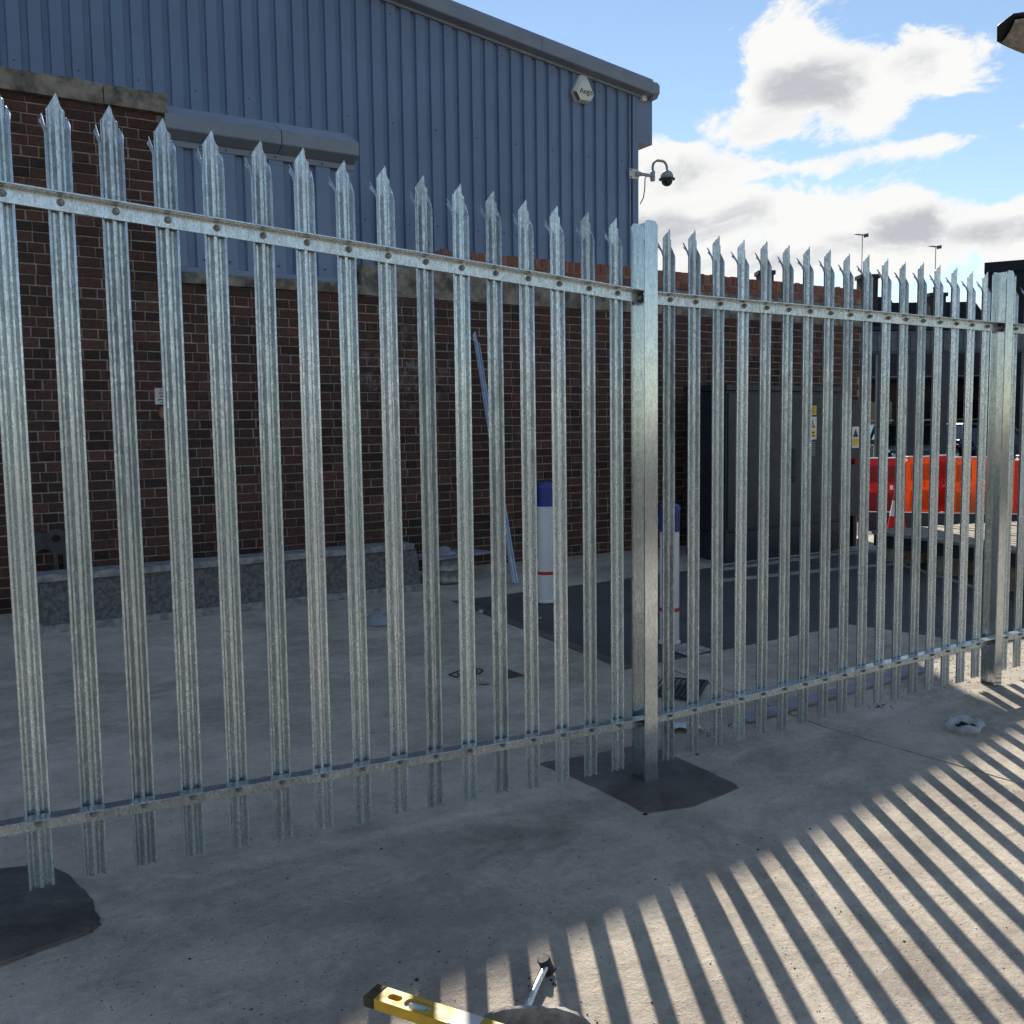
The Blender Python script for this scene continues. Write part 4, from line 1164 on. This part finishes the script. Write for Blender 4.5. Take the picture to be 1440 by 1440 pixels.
def barrier(px0, px1, depth, mt, label):
    a = frontal(px0, depth); b = frontal(px1, depth); w_ = (b - a).length
    t = empty('traffic_barrier', a, math.atan2(b.y - a.y, b.x - a.x), label, 'barrier', 'plastic barriers in the sun beyond the wall end')
    n = max(1, round(w_ / 0.34)); Hb = 0.98
    outl = [(0, 0.10), (w_, 0.10), (w_, Hb - .06), (w_ - .05, Hb), (.05, Hb), (0, Hb - .06)]
    holes = []
    for k in range(n):
        x0 = w_ * (k + .5) / n - .045; holes.append([(x0, Hb * .52), (x0, Hb * .60), (x0 + .09, Hb * .60), (x0 + .09, Hb * .52)])
    bm = plate_with_holes(outl, holes, 0.12); bmesh.ops.translate(bm, verts=bm.verts, vec=(0, -0.06, 0)); obj('panel', bm, mt, t)
    for k in range(n):
        x0 = w_ * (k + .5) / n - w_ / n * .36; x1 = w_ * (k + .5) / n + w_ / n * .36
        for z0, z1 in ((.18, Hb * .48), (Hb * .64, Hb * .90)):
            bm = bmesh.new(); prism(bm, [(x0, z0), (x1, z0), (x1, z1), (x0, z1)], -0.075, -0.061, 'y'); obj('raised_panel', bm, mt, t)
    for x in (0.12 * w_, 0.88 * w_):
        bm = bmesh.new(); prism(bm, [(-0.28, 0), (0.28, 0), (0.22, 0.055), (0.06, 0.098), (-0.06, 0.098), (-0.22, 0.055)], x - 0.06, x + 0.06, 'x'); obj('foot', bm, 'black_rubber', t)
    bm = bmesh.new(); box(bm, 0.02, w_ - .02, -0.066, 0.066, Hb + .001, Hb + .018, .004); obj('top_strip', bm, 'white_plastic', t)


barrier(1203, 1273, 14.6, 'barrier_red', 'red plastic barrier beside the dark cabinets')
barrier(1274, 1317, 15.0, 'barrier_orange', 'narrow orange plastic barrier between two red ones')
barrier(1313, 1345, 15.4, 'barrier_red', 'narrow red plastic barrier between two orange ones')
barrier(1341, 1426, 14.5, 'barrier_orange', 'wide orange plastic barrier behind the far fence post')
barrier(1431, 1520, 14.8, 'barrier_red', 'red plastic barrier beyond the wide orange one')

cn = empty('traffic_cone', frontal(1264, 12.3), 0, 'red and white traffic cone in front of the red barrier', 'cone')
bm = bmesh.new(); lathe(bm, [(0.135, 0.03), (0.09, 0.28)], 20); obj('lower_body', bm, 'barrier_red', cn, 40)
bm = bmesh.new(); lathe(bm, [(0.0905, 0.281), (0.055, 0.48)], 20); obj('reflective_sleeve', bm, 'white_plastic', cn, 40)
bm = bmesh.new(); lathe(bm, [(0.055, 0.481), (0.03, 0.62), (0.022, 0.63), (0, 0.63)], 20); obj('tip', bm, 'barrier_red', cn, 40)
bm = bmesh.new(); box(bm, -0.18, 0.18, -0.18, 0.18, 0, 0.03, 0.006); obj('base', bm, 'barrier_red', cn)

# low timber platform on bearers with dark voids below
pa = Vector((5.80, 2.95, 0)); pb = Vector((5.22, 0.55, 0)); pa.z = gz(pa.x, pa.y)
st = empty('timber_platform', pa, math.atan2(pb.y - pa.y, pb.x - pa.x), 'low platform of sunlit timber boards on bearers beyond the asphalt kerb', 'platform')
LT = (pb - pa).length
for k in range(16):
    newbox('board', rnd.uniform(-.12, .04), LT + rnd.uniform(-.1, .1), 0.0 + 0.125 * k, 0.0 + 0.125 * k + 0.098, 0.25 + rnd.uniform(0, .008), 0.285 + rnd.uniform(0, .010), 'timber', st, 0.003)
for k in range(4):
    newbox('bearer', 0.15 + k * (LT - .4) / 3, 0.27 + k * (LT - .4) / 3, 0.05, 1.95, -0.12, 0.248, 'timber', st, 0.003)
newbox('skirt_board', 0.0, LT, 0.03, 0.048, 0.13, 0.247, 'dark_post', st, 0.002)
rl = empty('steel_beam', frontal(1222, 13.2), 0, 'long dark steel beam lying behind the timber stack', 'steel beam')
pb2 = frontal(1500, 12.4); rl.rotation_euler = (0, 0, math.atan2(pb2.y - rl.location.y, pb2.x - rl.location.x)); LB = (pb2 - rl.location).length
bm = bmesh.new(); prism(bm, [(-.07, 0.02), (.07, 0.02), (.07, .035), (.008, .035), (.008, .27), (.07, .27), (.07, .285), (-.07, .285), (-.07, .27), (-.008, .27), (-.008, .035), (-.07, .035)], 0, LB, 'x'); obj('section', bm, 'dark_post', rl)
for k in (0.1, 0.5, 0.9): newbox('packer', LB * k - .05, LB * k + .05, -.1, .1, -.03, .018, 'timber', rl, 0.002)

# open steel canopy with sheeted fascia
ca = frontal(1190, 22.0); cb = frontal(1500, 22.0)
cp = empty('steel_canopy', ca, math.atan2(cb.y - ca.y, cb.x - ca.x), 'open dark steel canopy with corrugated fascia over the parked cars', 'canopy')
LC = (cb - ca).length
for i, px_ in enumerate((1203, 1236, 1279, 1325, 1383, 1440, 1490)):
    x = (frontal(px_, 22.0) - ca).length
    newbox('post', x - .075, x + .075, -.075, .075, -0.02, 3.05, 'dark_post', cp, 0.006)
for z0 in (3.05, 3.52):
    newbox('beam', -0.1, LC, -.05, .05, z0, z0 + (.07 if z0 < 3.2 else .035), 'dark_post' if z0 < 3.2 else 'sheet_metal', cp, 0.004)
x = 0.0
while x < LC - 0.6:
    ribbed(x, x + 0.595, -0.02, 3.122, lambda s: 3.518, 'sheet_metal', cp, 'fascia_sheet', 0.15, 0.02, 0.07); x += 0.6
bm = bmesh.new(); prism(bm, [(0.06, 3.56), (4.2, 3.66), (4.2, 3.70), (0.06, 3.60)], -0.1, LC, 'x'); obj('roof', bm, 'slate', cp)
for i in range(4): newbox('rear_post', LC * i / 3 - .05, LC * i / 3 + .05, 4.0, 4.1, -0.02, 3.62, 'dark_post', cp, 0.004)


def car(px, depth, rot, mt, label):
    p = frontal(px, depth); t = empty('parked_car', p, rot, label, 'car', 'cars parked under the canopy')
    # lengthwise profile swept across with tumblehome
    low = [(-2.1, 0.34), (-2.15, 0.55), (-2.05, 0.82), (-1.2, 0.93), (1.55, 0.98), (2.02, 0.90), (2.12, 0.6), (2.08, 0.34)]
    bm = bmesh.new(); prism(bm, low, -0.86, 0.86, 'y'); bmesh.ops.bevel(bm, geom=[e for e in bm.edges], offset=0.06, segments=2, affect='EDGES'); obj('body', bm, mt, t, 35)
    bm = bmesh.new(); prof_ = [(-1.15, 0.92, .80), (-0.45, 1.40, .62), (0.95, 1.45, .62), (1.75, 1.0, .78)]
    A = [bm.verts.new((x, -w, z)) for x, z, w in prof_]; B = [bm.verts.new((x, w, z)) for x, z, w in prof_]
    bm.faces.new(A); bm.faces.new(B[::-1])
    for i in range(4): bm.faces.new((A[i], A[(i + 1) % 4], B[(i + 1) % 4], B[i]))
    obj('cabin_glass', bm, 'window_glass', t)
    bm = bmesh.new(); box(bm, -0.50, 1.0, -.63, .63, 1.405, 1.475, .03); obj('roof', bm, mt, t)
    for s_ in (-1, 1):
        for (x0, z0, x1, z1) in ((-1.15, .93, -.45, 1.42), (.2, .95, .2, 1.43), (.95, 1.45, 1.72, 1.0)):
            bm = bmesh.new(); tube(bm, [(x0, s_ * .79, z0), (x1, s_ * .63, z1)] if z0 < z1 else [(x0, s_ * .63, z0), (x1, s_ * .79, z1)], .035, 6); obj('pillar', bm, mt, t)
        for x in (-1.32, 1.3):
            bm = bmesh.new(); tube(bm, [(x, s_ * .70, .32), (x, s_ * .885, .32)], .32, 20); w_ = obj('wheel', bm, 'black_rubber', t, 40)
            bm = bmesh.new(); tube(bm, [(x, s_ * .88, .32), (x, s_ * .895, .32)], [.21, .19], 16); obj('rim', bm, 'car_silver', w_, 40)
        bm = bmesh.new(); box(bm, -2.165, -2.03, s_ * .62 - .16, s_ * .62 + .16, .62, .76, .02); obj('headlight', bm, 'car_silver', t)
        bm = bmesh.new(); box(bm, -0.92, -0.75, s_ * .92 - .09, s_ * .92 + .09, .95, 1.08, .02); obj('mirror', bm, mt, t)
    newbox('number_plate', -2.175, -2.155, -.26, .26, .42, .53, 'sign_yellow', t, 0.003)


car(1268, 25.5, VROT + 1.45, 'car_black', 'black car parked nose out under the canopy beside the brick house')
car(1372, 24.5, VROT + 1.7, 'car_blue', 'dark blue car parked under the canopy behind the wide orange barrier')


def house(px0, px1, depth, z_eave, z_ridge, dpt, label, wallm='far_brick', roofm='slate', name='terraced_house', wins=3, parapet=False):
    a = frontal(px0, depth); b = frontal(px1, depth); Lh = (b - a).length
    t = empty(name, (a.x, a.y, 0), math.atan2(b.y - a.y, b.x - a.x), label, 'building')
    bm = bmesh.new(); box(bm, 0, Lh, 0, dpt, -0.05, z_eave); obj('wall', bm, wallm, t)
    if not parapet:
        bm = bmesh.new(); prism(bm, [(-0.25, z_eave - .02), (dpt / 2, z_ridge), (dpt + .25, z_eave - .02), (dpt + .25, z_eave + .1), (dpt / 2, z_ridge + .14), (-0.25, z_eave + .1)], -0.15, Lh + .15, 'x'); rf = obj('roof', bm, roofm, t)
        bm = bmesh.new(); tube(bm, [(-0.15, -0.33, z_eave + .03), (Lh + .15, -0.33, z_eave + .03)], .06, 8); obj('gutter', bm, 'dark_post', t)
    for k in range(wins):
        x = Lh * (k + .5) / wins
        for z0 in ([1.0, 3.4] if z_eave > 4.6 else [1.0]):
            newbox('window', x - .45, x + .45, -.03, .01, z0, z0 + 1.2, 'window_glass', t, 0)
            newbox('window_frame', x - .5, x + .5, -.06, -.031, z0 + .58, z0 + .64, 'plate_white', t, 0)
    return t, Lh


def chimney(parent, x, y, z0, z1, w_, dd, pots=2):
    bm = bmesh.new(); box(bm, x - w_ / 2, x + w_ / 2, y - dd / 2, y + dd / 2, z0, z1 - .25); box(bm, x - w_ / 2 - .06, x + w_ / 2 + .06, y - dd / 2 - .06, y + dd / 2 + .06, z1 - .249, z1 - .1); c_ = obj('chimney', bm, 'chimney_brick', parent)
    for k in range(pots):
        bm = bmesh.new(); xx = x + (k - (pots - 1) / 2) * w_ / pots * .9; lathe(bm, [(.11, 0), (.10, .2), (.12, .22), (.12, .26), (0.09, .26)], 10, (xx, y, z1 - .1)); obj('chimney_pot', bm, 'terracotta', c_)


h1_, L1 = house(1080, 1292, 36, 3.7, 6.45, 7, 'dark slate-roofed brick terrace beyond the yard, next to the wall end', wins=5)
h2_, L2 = house(1293, 1420, 38, 3.7, 6.45, 7, 'brick terrace with slate roof and aerial, nearer the dark flat-roofed building', wins=4)
def lat(h, px_, depth):  return (frontal(px_, depth) - frontal(1080 if h is h1_ else 1293, 36 if h is h1_ else 38)).length
chimney(h1_, lat(h1_, 1095, 36), 2.2, 5.2, 7.55, 0.55, .55, 1)
chimney(h1_, lat(h1_, 1246, 36), 2.2, 5.2, 7.35, 0.62, .6, 0)
chimney(h2_, lat(h2_, 1348, 38), 2.4, 5.2, 6.9, 0.62, .6, 1)


def aerial(px_, depth, zlo, ztop_, label):
    p = pix_at(px_, 600, depth); t = empty('tv_aerial', (p.x, p.y, zlo), VROT + .5, label, 'aerial', 'television aerials on the chimneys')
    bm = bmesh.new(); tube(bm, [(0, 0, 0), (0, 0, ztop_ - zlo)], .017, 6); obj('mast', bm, 'aerial', t)
    bm = bmesh.new(); tube(bm, [(-.38, 0, ztop_ - zlo - .03), (.24, 0, ztop_ - zlo - .03)], .012, 6); obj('boom', bm, 'aerial', t)
    for k in range(8):
        bm = bmesh.new(); x = -.36 + k * .072; tube(bm, [(x, -.12, ztop_ - zlo - .03), (x, .12, ztop_ - zlo - .03)], .006, 5); obj('element', bm, 'aerial', t)
    bm = bmesh.new(); box(bm, .20, .215, -.11, .11, ztop_ - zlo - .10, ztop_ - zlo + .04); obj('reflector', bm, 'aerial', t)


pch1 = h1_.matrix_world
bpy.context.view_layer.update()
p1 = h1_.matrix_world @ Vector((lat(h1_, 1246, 36), 2.2, 0)); p2 = h2_.matrix_world @ Vector((lat(h2_, 1348, 38), 2.4, 0))


def depth_of(p): return (Vector(p) - CAM).dot(fwd)


def aerial_at(p, dx, zlo, py_top, label):
    q_ = Vector(p) + right * dx; dp = depth_of(q_)
    zt = pix_at(720 + FPX * (q_ - CAM).dot(right) / dp, py_top, dp).z
    aerial(720 + FPX * (q_ - CAM).dot(right) / dp, dp, zlo, zt, label)


aerial_at(p1, -0.2, 7.1, 334, 'tall television aerial on the blocky chimney next to the wall end')
aerial_at(p2, 0.0, 6.8, 350, 'shorter television aerial on the chimney near the dark flat-roofed building')
fa = frontal(1381, 28); fdir = math.radians(-62)
hb = empty('flat_roofed_building', (fa.x, fa.y, 0), fdir, 'dark grey flat-roofed building beyond the far fence post', 'building')
bm = bmesh.new(); box(bm, 0, 14, 0, 10, -0.05, 5.75); obj('wall', bm, 'dark_render', hb)
bm = bmesh.new(); box(bm, -0.06, 14.06, -0.06, 10.06, 5.752, 6.05, 0.01); obj('parapet', bm, 'dark_render', hb)
for k in range(4): newbox('window', 1.5 + 3 * k, 3.3 + 3 * k, -0.02, 0.02, 2.8, 4.0, 'window_glass', hb, 0)
h3_, L3 = house(1200, 1400, 31, 2.9, 4.7, 5, 'low brick outbuilding with dark roof behind the canopy', wins=3, name='outbuilding')

# street lamp: head seen at the top corner, column outside the picture
hp = pix_at(1406, 33, 8.0)
lm = empty('street_lamp', (hp.x + right.x * 1.9, hp.y + right.y * 1.9, gz(hp.x + 1.5, hp.y)), VROT, 'black street lamp head with amber-grey lens on a column beyond the fence', 'street lamp')
hzl = hp.z - lm.location.z
bm = bmesh.new(); tube(bm, [(0, 0, 0), (0, 0, 0.9), (0, 0, 0.92), (0, 0, hzl - 1.0)], [.09, .09, .06, .05], 14); obj('column', bm, 'lamp_black', lm, 40)
bm = bmesh.new(); tube(bm, [(0, 0, hzl - 1.02), (-0.05, 0, hzl - .75), (-0.35, 0, hzl - .5), (-0.8, 0, hzl - .33), (-1.15, 0, hzl - .22)], .045, 12); obj('bracket_arm', bm, 'lamp_black', lm, 40)
bm = bmesh.new(); seg = 20; rings = []
for t in [i / 14 for i in range(15)]:
    x = -1.05 - 0.85 * t
    wv = 0.25 * math.sin(math.pi * min(1, (0.18 + 0.82 * (1 - t)) ** 0.8 * 0.62 + 0.0)) if t < 1 else 0.005
    hv = 0.10 * (math.sin(math.pi * (0.25 + 0.72 * t))) + 0.004
    zc = hzl - 0.20 + 0.20 * t
    rings.append([bm.verts.new((x, wv * math.cos(a), zc + (hv if math.sin(a) > 0 else hv * .35) * math.sin(a))) for a in [2 * math.pi * k / seg for k in range(seg)]])
for A, B in zip(rings, rings[1:]):
    for k in range(seg): bm.faces.new((A[k], A[(k + 1) % seg], B[(k + 1) % seg], B[k]))
bm.faces.new(rings[0][::-1]); bm.faces.new(rings[-1])
TILT = Matrix.Translation((0, 0, hzl - .1)) @ Matrix.Rotation(R(-24), 4, 'X') @ Matrix.Translation((0, 0, -hzl + .1))
bmesh.ops.transform(bm, matrix=TILT, verts=bm.verts)
obj('head', bm, 'lamp_black', lm, 40)
bm = bmesh.new(); rings = []
for t in [i / 10 for i in range(11)]:
    x = -1.32 - 0.50 * t; wv = 0.185 * math.sin(math.pi * (0.12 + 0.80 * (1 - t) * 0.75 + .1)); zc = hzl - 0.20 + 0.20 * ((-1.05 - x) / .85) - 0.028
    rings.append([bm.verts.new((x, wv * math.cos(a), zc - 0.022 * math.sin(a) - .004)) for a in [math.pi * k / 8 for k in range(9)]])
for A, B in zip(rings, rings[1:]):
    for k in range(8): bm.faces.new((A[k], A[k + 1], B[k + 1], B[k]))
bmesh.ops.transform(bm, matrix=TILT, verts=bm.verts)
obj('lens', bm, 'lamp_lens', lm, 60)
